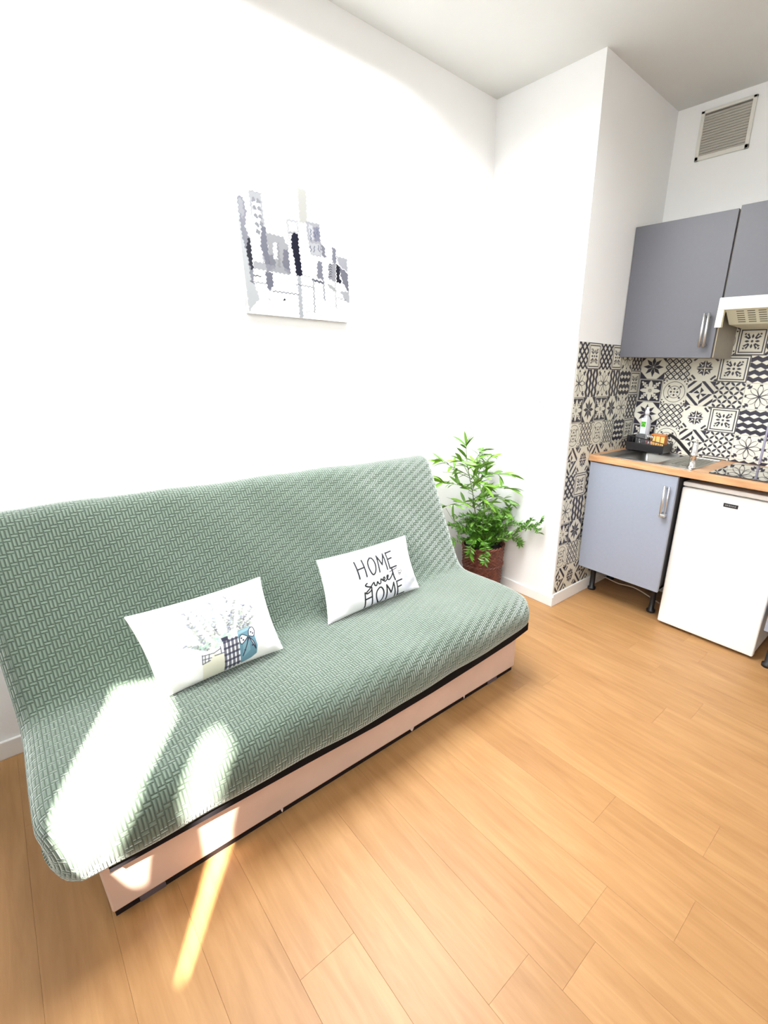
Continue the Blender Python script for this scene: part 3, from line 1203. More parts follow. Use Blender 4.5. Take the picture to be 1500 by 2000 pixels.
L = [
    ([(165, 395), (200, 400), (345, 1250), (400, 1420), (330, 1500), (290, 1572)], (.74, .78, .80), .75),
    ([(205, 400), (262, 412), (292, 560), (275, 700), (320, 830), (345, 1130), (345, 1285), (320, 1250), (290, 1000), (240, 780)], g(.42, .10), .75),
    ([(215, 430), (250, 425), (270, 560), (255, 640), (225, 560)], g(.72), .9),
    ([(295, 820), (322, 822), (345, 1135), (322, 1135), (280, 950)], (.05, .05, .07), .95),
    ([(318, 342), (440, 372), (470, 690), (500, 1000), (440, 1080), (420, 850), (350, 700)], g(.72, .05), .8),
    ([(350, 420), (430, 440), (440, 1060), (370, 1080), (350, 700)], g(.84, .03), .9),
    ([(440, 680), (475, 700), (502, 990), (525, 1140), (480, 1150), (455, 1010), (420, 880)], g(.30, .09), .85),
    ([(462, 1150), (532, 1150), (538, 1285), (510, 1335), (478, 1310)], g(.28, .09), .9),
    ([(482, 752), (650, 788), (695, 885), (712, 1165), (520, 1140)], g(.62, .04), .8),
    ([(500, 970), (562, 980), (565, 1115), (500, 1120)], g(.30, .08), .7),
    ([(650, 912), (692, 912), (712, 1160), (660, 1130), (635, 1050)], g(.27, .09), .8),
    ([(545, 850), (582, 850), (588, 1012), (548, 1010)], g(.86), .95),
    ([(585, 845), (600, 850), (620, 1100), (590, 1090)], g(.42, .02), .5),
    ([(345, 1040), (700, 1110), (700, 1165), (345, 1120)], g(.66, .06), .5),
    ([(678, 603), (795, 620), (797, 735), (700, 760)], g(.74, .03), .8),
    ([(700, 630), (785, 640), (790, 720), (710, 730)], g(.86, .0), .9),
    ([(735, 742), (795, 745), (802, 900), (830, 1168), (770, 1168), (752, 1000), (725, 860)], (.028, .028, .055), 1),
    ([(798, 295), (885, 310), (890, 640), (812, 640)], (.80, .785, .72), .9),
    ([(875, 618), (1005, 640), (1022, 900), (1022, 970), (915, 950), (885, 750)], g(.62, .06), .85),
    ([(948, 672), (1003, 672), (1008, 815), (955, 815)], g(.33, .13), .8),
    ([(900, 650), (940, 655), (945, 800), (905, 790)], g(.80), .8),
    ([(900, 830), (1010, 840), (1015, 960), (915, 945)], g(.80, .04), .8),
    ([(1022, 848), (1052, 852), (1068, 972), (1028, 962)], g(.33, .08), .9),
    ([(1052, 845), (1160, 868), (1165, 960), (1060, 960)], g(.84), .8),
    ([(1130, 868), (1162, 872), (1165, 1030), (1128, 1022)], g(.35, .09), .9),
    ([(1088, 1030), (1160, 1030), (1162, 1210), (1088, 1185)], g(.52, .07), .85),
    ([(978, 1008), (1027, 1015), (1032, 1195), (975, 1180)], g(.33, .10), .85),
    ([(1165, 950), (1272, 970), (1278, 1105), (1200, 1050)], g(.66, .08), .8),
    ([(1163, 1025), (1207, 1060), (1196, 1150), (1218, 1222), (1168, 1215)], (.04, .04, .06), 1),
    ([(1200, 1060), (1276, 1110), (1288, 1312), (1240, 1240), (1208, 1150)], g(.28, .08), .9),
    ([(778, 1168), (815, 1168), (830, 1605), (790, 1605)], (.68, .72, .78), .6),
    ([(350, 1300), (780, 1350), (790, 1500), (700, 1450), (400, 1420)], (.76, .80, .84), .5),
    ([(560, 1200), (750, 1170), (760, 1300), (560, 1280)], g(.86, .02), .8),
    ([(1200, 1300), (1290, 1300), (1295, 1420), (1250, 1400)], g(.66, .08), .5),
]
for pts, c, al in L:
    pr.poly(hp_(*pts), c, al)
for pts, wd, c, al in [([(345, 1185), (415, 1195)], .008, (.15, .15, .17), .9), ([(315, 1250), (480, 1268)], .005, (.2, .2, .25), .9), ([(530, 1335), (790, 1355)], .006, (.25, .25, .3), .9),
                       ([(760, 1255), (930, 1275)], .006, (.2, .2, .25), .9), ([(930, 1200), (1030, 1225)], .018, (.16, .17, .24), .9), ([(937, 1200), (945, 1530)], .011, (.4, .42, .46), .7),
                       ([(1035, 1180), (1045, 1400)], .013, (.38, .4, .48), .7), ([(1170, 1365), (1255, 1390)], .005, (.3, .3, .34), .9), ([(1150, 1200), (1160, 1480)], .01, (.6, .62, .62), .6),
                       ([(1095, 1250), (1145, 1290)], .03, (.6, .6, .6), .4), ([(318, 342), (440, 372)], .004, (.35, .35, .4), .8), ([(1160, 868), (1165, 1030)], .004, (.2, .2, .3), .7), ([(1002, 645), (1020, 900)], .005, (.25, .25, .35), .7),
                       ([(790, 620), (797, 740)], .004, (.4, .4, .42), .8), ([(850, 1165), (910, 1178)], .004, (.25, .25, .3), .8)]:
    pr.stroke(hp_(*pts), wd, c, al)
for x, y in ((365, 435), (412, 448), (372, 515), (420, 522), (385, 595), (428, 600), (395, 680), (435, 672), (402, 750)):
    q = hp_((x, y))[0]
    pr.dot(q[0], q[1], .016, (.42, .43, .48), .8)
for k in range(6):
    for x in (1093, 1108):
        q = hp_((x, 1040 + k * 24), (x + 14, 1040 + k * 24))
        pr.stroke(q, .006, (.08, .08, .12), .9)
for k in range(7):
    q = hp_((690, 740 + k * 26), (730, 745 + k * 26))
    pr.stroke(q, .005, (.35, .36, .4), .6)
for x, y in ((918, 700), (918, 760), (950, 870), (995, 860), (915, 870), (960, 720), (985, 700)):
    q = hp_((x, y), (x + 4, y + 50))
    pr.stroke(q, .009, (.22, .24, .36), .8)
q = hp_((645, 1420))[0]
pr.dot(q[0], q[1], .008, (.02, .02, .03))
for x, y in ((500, 1422), (860, 1525), (888, 1522), (1105, 1460)):
    q = hp_((x, y))[0]
    pr.dot(q[0], q[1], .004, (.5, .5, .5))
Cp = pr.done()
Ct = np.clip((Cp.mean(axis=2, keepdims=True) - .77) / .09, 0, 1)
Cp = Cp / 5.0 + .50 * Ct * Ct
pw_, ph_ = .442, .458
U_, V_ = np.meshgrid(np.linspace(0, pw_, 301), np.linspace(ph_, 0, 311))
th = .03
bv = [(0, -th, 0), (pw_, -th, 0), (pw_, -th, ph_), (0, -th, ph_), (0, 0, 0), (pw_, 0, 0), (pw_, 0, ph_), (0, 0, ph_)]
bq = [(0, 4, 5, 1), (1, 5, 6, 2), (2, 6, 7, 3), (3, 7, 4, 0), (4, 7, 6, 5)]
me = grid_mesh('canvas_painting', np.stack([U_, np.full_like(U_, -th), V_], -1), Cp, (bv, bq, (.80, .81, .82)))
pt_ = link('canvas_painting', me, print_mat('painted_canvas', .8, .3, 600, spec=.05), None, (-1.363, -.001, 1.512))
tag(pt_, 'square grey and white cityscape painting on canvas hung above the sofa', 'painting')

# ------------------------------------------------------------------ potted bamboo in wicker basket
PX, PY = -.158, -.185
plant = thing('potted_plant', 'leafy green bamboo plant in a red-brown wicker basket in the corner', 'plant', (PX, PY, 0))
b = B()
rows, seg, Hb = 63, 156, .315
rings = []
for r in range(rows + 1):
    z = Hb * r / rows
    base = .108 + .020 * (z / Hb) ** .8
    ring = []
    for k in range(seg):
        a = 2 * pi * k / seg
        rr_ = base + .0042 * sin(a * 26 + (pi if (r // 2) % 2 else 0)) + (.0022 if r % 2 else -.001)
        ring.append(b.verts.new((rr_ * cos(a), rr_ * sin(a), z)))
    rings.append(ring)
for a_, c_ in zip(rings, rings[1:]):
    for k in range(seg):
        f = b.faces.new((a_[k], a_[(k + 1) % seg], c_[(k + 1) % seg], c_[k]))
        f.smooth = True
b.faces.new(rings[0][::-1])
obj('basket', b, M_wicker, plant)
for zz, rr_ in ((Hb, .129), (.195, .124), (.006, .110)):
    b = B()
    for ph in (0, pi):
        pts = [((rr_ + .0035 * cos(a * 16 + ph)) * cos(a), (rr_ + .0035 * cos(a * 16 + ph)) * sin(a), zz + .0045 * sin(a * 16 + ph)) for a in [2 * pi * k / 160 for k in range(161)]]
        tube(b, pts, .0042, 6, cap=False)
    obj('braided_rim', b, M_wicker, plant)
b = B()
lathe(b, [(.124, .285), (.06, .295), (.01, .298)], 24)
obj('soil', b, M_soil, plant)


def leaf_mesh(L_, W_, bend, fold=.25, n=5):
    bm = B()
    rows_ = []
    for i in range(n + 1):
        t = i / n
        w_ = W_ * (sin(pi * min(1, t * .93 + .06)) ** .75) * (1 if t < .98 else .05)
        z = -bend * t * t
        rows_.append([bm.verts.new((L_ * t, s * w_ / 2, z + abs(s) * w_ * fold * .5)) for s in (-1, 0, 1)])
    for a_, c_ in zip(rows_, rows_[1:]):
        for k in range(2):
            f = bm.faces.new((a_[k], c_[k], c_[k + 1], a_[k + 1]))
            f.smooth = True
    me_ = bpy.data.meshes.new('leaf')
    bm.to_mesh(me_)
    bm.free()
    me_.materials.append(M_leaf)
    return me_


LM = [leaf_mesh(.078, .0165, .010), leaf_mesh(.064, .0145, .018), leaf_mesh(.086, .018, .026)]
stem_bm = B()
rp = random.Random(21)
nleaf = 0


def add_leaf(p, d, s=1.):
    global nleaf
    if nleaf > 295:
        return
    d = Vector(d).normalized()
    tip = Vector(p) + d * .085 * s
    # keep the foliage out of the walls and of the sofa
    if tip.x > -.014 or tip.y > -.014:
        d.x -= max(0, (tip.x + .02) / .08)
        d.y -= max(0, (tip.y + .02) / .08)
        d.normalize()
        tip = Vector(p) + d * .085 * s
        if tip.x > -.006 or tip.y > -.006:
            return
    if tip.x < -.60:
        return
    nleaf += 1
    o = link('leaf', rp.choice(LM), None, plant)
    q = d.to_track_quat('X', 'Z')
    o.rotation_euler = (q.to_matrix() @ Matrix.Rotation(rp.uniform(-.9, .9), 3, 'X')).to_euler()
    s *= 1.12
    o.scale = (s, s, s)
    o.location = Vector(p) - Vector((PX, PY, 0))


def branch(pts, r0, n, tipfan=4, spread=.9):
    c = [Vector(p) for p in catmull(pts, 6)]
    rel = [p - Vector((PX, PY, 0)) for p in c]
    tube(stem_bm, rel, r0, 6, rs=[max(.0009, r0 * (1 - .75 * i / len(rel))) for i in range(len(rel))])
    for i in range(n):
        t = .12 + .86 * i / max(1, n - 1)
        k = min(len(c) - 2, int(t * (len(c) - 1)))
        d = (c[k + 1] - c[k]).normalized()
        sidev = Vector((rp.uniform(-1, 1), rp.uniform(-1, 1), rp.uniform(-.45, .7)))
        add_leaf(c[k], d * .55 + sidev * spread, rp.uniform(.7, 1.08))
    d = (c[-1] - c[-2]).normalized()
    for i in range(tipfan):
        sidev = Vector((rp.uniform(-1, 1), rp.uniform(-1, 1), rp.uniform(-.6, .6)))
        add_leaf(c[-1], d + sidev * .6, rp.uniform(.8, 1.1))


base = (PX, PY, .29)
# central cane to the top
cane = [(-.20, -.18, .29), (-.23, -.19, .45), (-.27, -.19, .65), (-.32, -.19, .82), (-.335, -.19, .93)]
branch(cane, .004, 9, 6)
cane2 = [(-.17, -.17, .29), (-.15, -.18, .5), (-.19, -.17, .68), (-.22, -.17, .80)]
branch(cane2, .0035, 8, 5)
# side branches off the canes
for pts, n, fan in [
    ([(-.30, -.19, .76), (-.39, -.18, .81), (-.50, -.17, .865)], 6, 4),
    ([(-.27, -.19, .66), (-.38, -.2, .72), (-.52, -.21, .76)], 8, 4),
    ([(-.25, -.19, .56), (-.36, -.2, .62), (-.49, -.2, .62)], 7, 4),
    ([(-.31, -.19, .80), (-.26, -.2, .86), (-.20, -.18, .89)], 5, 3),
    ([(-.29, -.19, .74), (-.20, -.19, .80), (-.10, -.17, .84)], 8, 4),
    ([(-.28, -.19, .70), (-.20, -.22, .76), (-.10, -.30, .76)], 8, 4),
    ([(-.26, -.19, .62), (-.18, -.25, .68), (-.09, -.31, .68)], 9, 4),
    ([(-.25, -.19, .56), (-.16, -.22, .62), (-.08, -.27, .60)], 8, 4),
    ([(-.24, -.19, .50), (-.14, -.24, .56), (-.08, -.27, .53)], 7, 4),
    ([(-.27, -.19, .68), (-.30, -.24, .73), (-.28, -.28, .72)], 7, 3),
    ([(-.25, -.19, .60), (-.28, -.26, .64), (-.26, -.30, .62)], 7, 3),
    ([(-.31, -.19, .80), (-.36, -.22, .84), (-.40, -.22, .86)], 4, 3),
    ([(-.20, -.17, .70), (-.14, -.15, .78), (-.10, -.12, .80)], 6, 3),
    ([(-.22, -.18, .45), (-.33, -.2, .52), (-.43, -.2, .50)], 6, 4),
    ([(-.18, -.18, .36), (-.36, -.18, .46), (-.47, -.18, .60)], 7, 4),
    ([(-.28, -.19, .74), (-.36, -.16, .78), (-.44, -.12, .79)], 5, 3),
    ([(-.24, -.19, .52), (-.20, -.26, .55), (-.18, -.30, .52)], 6, 3),
]:
    branch(pts, .0022, int(n * 2.1) + 2, fan + 1)
obj('stem', stem_bm, M_stem, plant)
# fine ferny undergrowth: too many tiny leaflets to count
b = B()


def frond(pts, n, sz, droop=.5):
    c = [Vector(p) for p in catmull(pts, 8)]
    c = [p - Vector((PX, PY, 0)) for p in c]
    tube(b, c, .0012, 4, mi=1)
    for i in range(n):
        t = .1 + .9 * i / n
        k = min(len(c) - 2, int(t * (len(c) - 1)))
        p = c[k]
        d = (c[k + 1] - c[k]).normalized()
        s = d.cross(Vector((0, 0, 1))).normalized()
        for sg in (-1, 1):
            dd = (d * rp.uniform(.2, .9) + s * sg * rp.uniform(.5, 1) + Vector((0, 0, rp.uniform(-.5, .8)))).normalized()
            ln = sz * rp.uniform(.6, 1.1)
            tip = p + dd * ln
            if tip.x + PX > -.008 or tip.y + PY > -.008:
                continue
            w_ = dd.cross(Vector((rp.uniform(-1, 1), rp.uniform(-1, 1), 1))).normalized() * ln * .16
            q = [b.verts.new(v_) for v_ in (p, p + dd * ln * .45 + w_, tip, p + dd * ln * .45 - w_)]
            b.faces.new(q)


fr = [
    [(-.16, -.2, .30), (-.08, -.34, .42), (-.06, -.50, .50), (-.05, -.53, .53)],
    [(-.15, -.2, .30), (-.08, -.32, .38), (-.06, -.45, .47), (-.06, -.53, .46)],
    [(-.15, -.2, .30), (-.06, -.28, .44), (-.05, -.40, .47), (-.05, -.46, .52)],
    [(-.15, -.21, .30), (-.06, -.30, .37), (-.05, -.37, .36), (-.05, -.39, .34)],
    [(-.15, -.2, .30), (-.06, -.24, .44), (-.05, -.28, .54), (-.05, -.28, .55)],
    [(-.2, -.2, .30), (-.3, -.22, .42), (-.40, -.2, .48), (-.47, -.18, .50)],
    [(-.2, -.2, .30), (-.28, -.24, .40), (-.34, -.26, .38), (-.36, -.27, .30)],
    [(-.2, -.22, .30), (-.26, -.28, .38), (-.28, -.32, .34), (-.30, -.33, .27)],
    [(-.2, -.2, .30), (-.3, -.2, .38), (-.42, -.2, .40), (-.46, -.2, .38)],
]
for f_ in fr:
    frond(f_, 44, .042)
for k in range(70):
    a = rp.uniform(0, 2 * pi)
    rr_ = rp.uniform(.05, .19)
    h = rp.uniform(.36, .50)
    h = h + .04 * rp.random()
    e = (min(-.03, -.18 + rr_ * cos(a)), min(-.03, -.2 + rr_ * sin(a)), h)
    frond([(-.17 + .03 * cos(a), -.19 + .03 * sin(a), .29), (-.175 + .6 * rr_ * cos(a), -.195 + .6 * rr_ * sin(a), h - .02), e], 16, .040)
fo = obj('foliage', b, [M_fern, M_stem], plant)
fo['kind'] = 'stuff'
# orange tinted curl of a faded leaf
b = B()
tube(b, catmull([(.0, -.05, .33), (.03, -.06, .40), (.07, -.05, .405), (.10, -.06, .37)], 6), .002, 5)
obj('dry_frond', b, mat('dry_frond_orange', (.55, .22, .06), .6), plant)

# ------------------------------------------------------------------ kitchen
XC = .232          # front plane of base doors
# worktop with sink cut-out
wt = thing('worktop', 'beech-coloured kitchen worktop holding the sink and black hob', 'worktop', (XC, LY, 0))
ZT, ZB = .893, .859
SX0, SX1, SY0, SY1 = .268, .640, -.745, -1.075    # bowl opening
b = B()
for lo, hi in (((.222, -2.05, ZB), (.262, LY - .006, ZT)), ((.262, -2.05, ZB), (.699, -1.175, ZT)), ((.262, -.69, ZB), (.699, LY - .006, ZT)), ((.66, -1.175, ZB), (.699, -.69, ZT))):
    bx(b, (lo[0] - XC, lo[1] - LY, lo[2]), (hi[0] - XC, hi[1] - LY, hi[2]), .0015, 1)
obj('slab', b, M_top, wt)
# sink
sk = thing('kitchen_sink', 'stainless steel inset sink with drainer in the worktop', 'sink', (.45, -.93, ZT))


def loc_(p, o):
    return (p[0] - o[0], p[1] - o[1], p[2] - o[2])


so = (.45, -.93, ZT)
b = B()
zr = .004
for lo, hi in (((.247, -1.185, ZT), (.275, -.672, ZT + zr)), ((.640, -1.185, ZT), (.672, -.672, ZT + zr)), ((.275, -.745, ZT), (.640, -.672, ZT + zr)), ((.275, -1.03, ZT), (.640, -.995, ZT + zr))):
    bx(b, loc_(lo, so), loc_(hi, so), .0015, 2)
bx(b, loc_((.275, -1.185, ZT), so), loc_((.640, -1.03, ZT + .002), so), .001, 1)
obj('rim', b, M_steel, sk)
b = B()     # bowl
x0, x1, y0, y1 = .275, .640, -.995, -.745
for i, (zz, ins2) in enumerate(((ZT + .003, 0), (ZT - .12, .02), (ZT - .14, .05))):
    pass
lev = [(ZT + .003, 0, .03), (ZT - .02, .006, .035), (ZT - .13, .014, .045), (ZT - .148, .04, .05)]
rr = []
for zz, i2, rad in lev:
    ring = []
    ax0, ax1, ay0, ay1 = x0 + i2, x1 - i2, y0 + i2, y1 - i2
    for cx, cy, a0 in ((ax1 - rad, ay1 - rad, 0), (ax0 + rad, ay1 - rad, 90), (ax0 + rad, ay0 + rad, 180), (ax1 - rad, ay0 + rad, 270)):
        for k in range(6):
            a = R(a0 + 90 * k / 5)
            ring.append(b.verts.new(loc_((cx + rad * cos(a), cy + rad * sin(a), zz), so)))
    rr.append(ring)
for a_, c_ in zip(rr, rr[1:]):
    n = len(a_)
    for k in range(n):
        f = b.faces.new((a_[k], a_[(k + 1) % n], c_[(k + 1) % n], c_[k]))
        f.smooth = True
b.faces.new(rr[-1])
obj('bowl', b, M_steel, sk)
b = B()
for k in range(7):
    yy = -1.05 - k * .018
    bx(b, loc_((.335, yy - .004, ZT + .001), so), loc_((.61, yy + .004, ZT + .0055), so), .002, 1)
obj('drainer_ribs', b, M_steel, sk)
obj('drain', lathe(B(), [(.02, 0), (.03, .002), (.03, .004), (.012, .003)], 20, loc_((.455, -.87, ZT - .147), so)), M_chrome, sk)
# tap
tp = (.30, -1.162, ZT + .002)
fa = thing('kitchen_tap', 'chrome pillar mixer tap with a dark spout beside the sink', 'tap', tp)
b = B()
lathe(b, [(.021, 0), (.021, .006), (.0155, .012), (.0155, .055), (.0175, .058), (.0175, .075), (.0145, .078), (.0145, .118), (.012, .128), (.005, .131)], 20)
obj('body', b, M_chrome, fa)
b = B()
tube(b, catmull([(.0, .012, .062), (.06, .075, .085), (.12, .135, .108), (.175, .20, .125), (.185, .215, .117)], 5), .0085, 10)
obj('spout', b, mat('dark_chrome', (.03, .03, .032), .3, metal=.6), fa)
b = B()
tube(b, [(0, -.002, .126), (.004, -.004, .14), (-.012, -.012, .146)], .0045, 8)
obj('lever', b, M_chrome, fa)
# hob
hb = thing('hob', 'black glass hob set in the worktop under the cooker hood', 'hob', (.44, -1.45, ZT))
obj('glass_top', bx(B(), (-.19, -.22, 0), (.205, .185, .006), .002, 2), M_glassk, hb)
for dx, dy, r_ in ((-.09, .08, .075), (.1, .08, .09), (-.09, -.12, .09), (.1, -.12, .075)):
    b = B()
    pts = [(dx + r_ * cos(a), dy + r_ * sin(a), .0062) for a in [2 * pi * k / 40 for k in range(41)]]
    tube(b, pts, .0006, 4, cap=False)
    obj('cooking_zone', b, mat('zone_line', (.10, .10, .11), .4) if 'zone_line' not in bpy.data.materials else bpy.data.materials['zone_line'], hb)


def bar_handle(bm, y, z0, z1, x, gap=.028, r=.0065):
    tube(bm, [(x - gap, y, z0), (x - gap, y, z1)], r, 12)
    for z in (z0 + .012, z1 - .012):
        tube(bm, [(x - gap, y, z), (x, y, z)], r * .7, 8)


# base cabinet
bc = thing('base_cabinet', 'pale grey base cabinet with steel bar handle left of the fridge', 'cabinet', (XC, -.88, 0))
ox = (XC, -.88, 0)
yl, yr = LY - .012, -1.128
b = B()
zc0 = .212
bx(b, loc_((XC + .02, yl - .018, zc0), ox), loc_((.69, yl, .857), ox))
bx(b, loc_((XC + .02, yr, zc0), ox), loc_((.69, yr + .018, .857), ox))
bx(b, loc_((XC + .02, yr, zc0), ox), loc_((.69, yl, zc0 + .018), ox))
bx(b, loc_((.68, yr, zc0), ox), loc_((.69, yl, .857), ox))
bx(b, loc_((XC + .02, yr, .80), ox), loc_((XC + .04, yl, .857), ox))
obj('body', b, mat('dark_carcass', (.05, .05, .055), .6), bc)
dr = obj('door', bx(B(), loc_((XC, yr - .007, .208), ox), loc_((XC + .018, yl - .003, .853), ox), .0015, 1), M_grey, bc)
b = B()
bar_handle(b, -1.088 + .88, .645, .803, 0)
tube(b, [(-.014, -1.105 + .88, .650), (-.014, -1.105 + .88, .798)], .0045, 10)
bx(b, (-.034, -1.113 + .88, .640), (0, -1.080 + .88, .655), .003)
obj('handle', b, M_alu, dr)
for xx in (.40, .64):
    for yy in (-.650, -1.055):
        b = B()
        lathe(b, [(.026, 0), (.026, .014), (.0165, .02), (.0165, .19), (.03, .195), (.03, .213)], 16, loc_((xx, yy, 0), ox))
        obj('leg', b, M_black, bc)
b = B()
tube(b, catmull([(.50, -.625, .035), (.50, -.68, .06), (.50, -.78, .052), (.50, -.90, .06), (.53, -1.05, .004)], 6), .004, 8)
tag(obj('cable', b, mat('pale_cable', (.55, .45, .36), .5)), 'thin pale cable sagging in the dark under the base cabinet', 'cable')

# fridge
fo_ = (.293, -1.385, 0)
fr_ = thing('fridge', 'white under-counter fridge with a small black badge', 'fridge', fo_)
yl, yr = -1.140, -1.632
obj('body', bx(B(), loc_((.335, yr + .003, .022), fo_), loc_((.69, yl - .003, .800), fo_), .006), M_white, fr_)
dr = obj('door', bx(B(), loc_((.293, yr, .016), fo_), loc_((.331, yl, .796), fo_), .008, 3), M_white, fr_)
obj('top_panel', bx(B(), loc_((.297, yr - .001, .801), fo_), loc_((.69, yl + .001, .824), fo_), .006, 2), M_white, fr_)
obj('gasket', bx(B(), loc_((.329, yr + .01, .03), fo_), loc_((.337, yl - .01, .79), fo_)), mat('gasket_grey', (.35, .34, .33), .7), fr_)
b = B()
bx(b, loc_((.2912, -1.414, .738), fo_), loc_((.2935, -1.348, .757), fo_), .001)
bd = obj('badge', b, mat('badge_black', (.015, .015, .018), .4), dr)
b = B()
for k, (y_, l_) in enumerate(((-1.356, .006), (-1.364, .005), (-1.372, .007), (-1.381, .005), (-1.389, .006), (-1.398, .007))):
    bx(b, loc_((.2907, y_ - l_, .7445), fo_), loc_((.2912, y_, .7505), fo_))
bd['label'] = 'small black oblong badge'
obj('badge_lettering', b, mat('badge_grey', (.22, .22, .23), .5), fr_)
for yy in (yl - .04, yr + .04):
    for xx in (.36, .65):
        obj('foot', lathe(B(), [(.014, 0), (.014, .024)], 12, loc_((xx, yy, 0), fo_)), M_black, fr_)

# second base cabinet right of the fridge
o2 = (XC, -1.86, 0)
c2 = thing('base_cabinet', 'grey base cabinet at the right edge beside the fridge', 'cabinet', o2)
b = B()
bx(b, loc_((XC + .02, -2.05, .212), o2), loc_((.69, -1.655, .857), o2))
obj('body', b, M_grey, c2)
obj('door', bx(B(), loc_((XC, -2.047, .208), o2), loc_((XC + .018, -1.658, .853), o2), .0015, 1), M_grey, c2)
for xx in (.30, .64):
    for yy in (-1.70, -2.0):
        obj('leg', lathe(B(), [(.026, 0), (.026, .014), (.0165, .02), (.0165, .19), (.03, .195), (.03, .213)], 16, loc_((xx, yy, 0), o2)), M_black, c2)

# wall cabinets
XU = .422
o3 = (XU, -.86, 1.415)
u1 = thing('wall_cabinet', 'tall dark grey wall cabinet with twin-bar steel handle above the sink', 'cabinet', o3)
b = B()
bx(b, loc_((XU + .018, -1.111, 1.418), o3), loc_((.704, LY - .006, 2.034), o3))
obj('body', b, [M_carc], u1)
obj('side_edge', bx(B(), loc_((XU + .017, -1.1125, 1.418), o3), loc_((XU + .023, -1.1105, 2.034), o3)), M_edge, u1)
dr = obj('door', bx(B(), loc_((XU, -1.108, 1.415), o3), loc_((XU + .0165, LY - .004, 2.036), o3), .001, 1), M_greyu, u1)
b = B()
bar_handle(b, -1.052 + .86, 1.463 - 1.415, 1.615 - 1.415, 0, .026, .0062)
tube(b, [(-.026, -1.072 + .86, 1.463 - 1.415), (-.026, -1.072 + .86, 1.615 - 1.415)], .0062, 12)
for z in (.06, .188):
    tube(b, [(-.026, -1.072 + .86, z), (0, -1.072 + .86, z)], .0045, 8)
obj('handle', b, M_alu, dr)
o4 = (XU, -1.35, 1.675)
u2_ = thing('wall_cabinet', 'short dark grey wall cabinet above the cooker hood', 'cabinet', o4)
b = B()
bx(b, loc_((XU + .018, -1.60, 1.68), o4), loc_((.704, -1.1135, 2.040), o4))
obj('body', b, M_carc, u2_)
obj('door', bx(B(), loc_((XU, -1.598, 1.676), o4), loc_((XU + .0165, -1.116, 2.046), o4), .001, 1), M_greyu, u2_)

# cooker hood
oh = (.385, -1.35, 1.56)
hd = thing('cooker_hood', 'cream slimline cooker hood with slotted grille under short cabinet', 'cooker hood', oh)
yA, yB = -1.116, -1.60
b = B()
bx(b, loc_((.372, yB, 1.622), oh), loc_((.700, yA, 1.674), oh), .004, 2)
obj('visor', b, M_cream, hd)
b = B()      # sloping slotted panel
prism(b, [(.395 - oh[0], 1.622 - oh[2]), (.470 - oh[0], 1.566 - oh[2]), (.700 - oh[0], 1.560 - oh[2]), (.700 - oh[0], 1.622 - oh[2])], 1, yB - oh[1], yA - .03 - oh[1])
obj('grille_panel', b, M_creamd, hd)
sl_me = None
dirv = Vector((.075, 0, -.056)).normalized()
nrmv = Vector((-.056, 0, -.075)).normalized()
for rI in range(6):
    for cI in range(8):
        if sl_me is None:
            t = B()
            bx(t, (-.0022, -.016, -.0005), (.0022, .016, .0006))
            sl_me = bpy.data.meshes.new('slot')
            t.to_mesh(sl_me)
            t.free()
            sl_me.materials.append(M_slot)
        p = Vector((.395, 0, 1.622)) + dirv * (.010 + rI * .0135)
        yy = -1.205 - cI * .046
        o = link('slot', sl_me, None, hd, loc_((p.x, yy, p.z), oh))
        o.rotation_euler = dirv.to_track_quat('X', 'Z').to_euler()
        o.rotation_euler = Matrix((dirv, Vector((0, 1, 0)), nrmv)).transposed().to_euler()
b = B()
prism(b, [(.376 - oh[0], 1.624 - oh[2]), (.400 - oh[0], 1.624 - oh[2]), (.392 - oh[0], 1.595 - oh[2]), (.396 - oh[0], 1.548 - oh[2]), (.372 - oh[0], 1.548 - oh[2]), (.374 - oh[0], 1.59 - oh[2])], 1, yA - .028 - oh[1], yA - oh[1])
obj('side_bracket', b, mat('yellowed_plastic', (.78, .74, .52), .45), hd)
b = B()
cpts = [(0, -1.20, .0), (0, -1.205, .006), (0, -1.212, .001), (0, -1.218, .005), (0, -1.225, .001), (0, -1.232, .004), (0, -1.24, .003), (0, -1.25, .006)]
tube(b, [(.3715 - oh[0], p[1] - oh[1], 1.646 - oh[2] + p[2]) for p in catmull(cpts, 3)], .0006, 4)
obj('script_lettering', b, mat('faint_grey_print', (.45, .45, .40), .6), hd)

# air vent grille
ov = (WX, -.868, 2.455)
vt = thing('air_vent', 'beige louvred air vent grille high on the kitchen wall', 'vent', ov)
b = B()
y0, y1, z0, z1 = -.994, -.743, 2.354, 2.558
ft = .018
for lo, hi in (((WX - .012, y0, z0), (WX - .0005, y1, z0 + ft)), ((WX - .012, y0, z1 - ft * .7), (WX - .0005, y1, z1)), ((WX - .012, y0, z0), (WX - .0005, y0 + ft, z1)), ((WX - .012, y1 - ft, z0), (WX - .0005, y1, z1))):
    bx(b, loc_(lo, ov), loc_(hi, ov), .002)
obj('frame', b, mat('vent_frame_plastic', (.70, .68, .62), .5), vt)
obj('backing', bx(B(), loc_((WX - .003, y0 + ft, z0 + ft), ov), loc_((WX - .0005, y1 - ft, z1 - ft * .7), ov)), M_ventd, vt)
lm = None
for k in range(15):
    z = z0 + ft + .004 + k * .0112
    if lm is None:
        t = B()
        bx(t, (-.005, -(y1 - y0) / 2 + ft, -.0012), (.005, (y1 - y0) / 2 - ft, .0012), .0004, 1, M=Matrix.Rotation(R(35), 4, 'Y'))
        lm = bpy.data.meshes.new('louvre')
        t.to_mesh(lm)
        t.free()
        lm.materials.append(M_vent)
    link('louvre', lm, None, vt, loc_((WX - .007, (y0 + y1) / 2, z), ov))

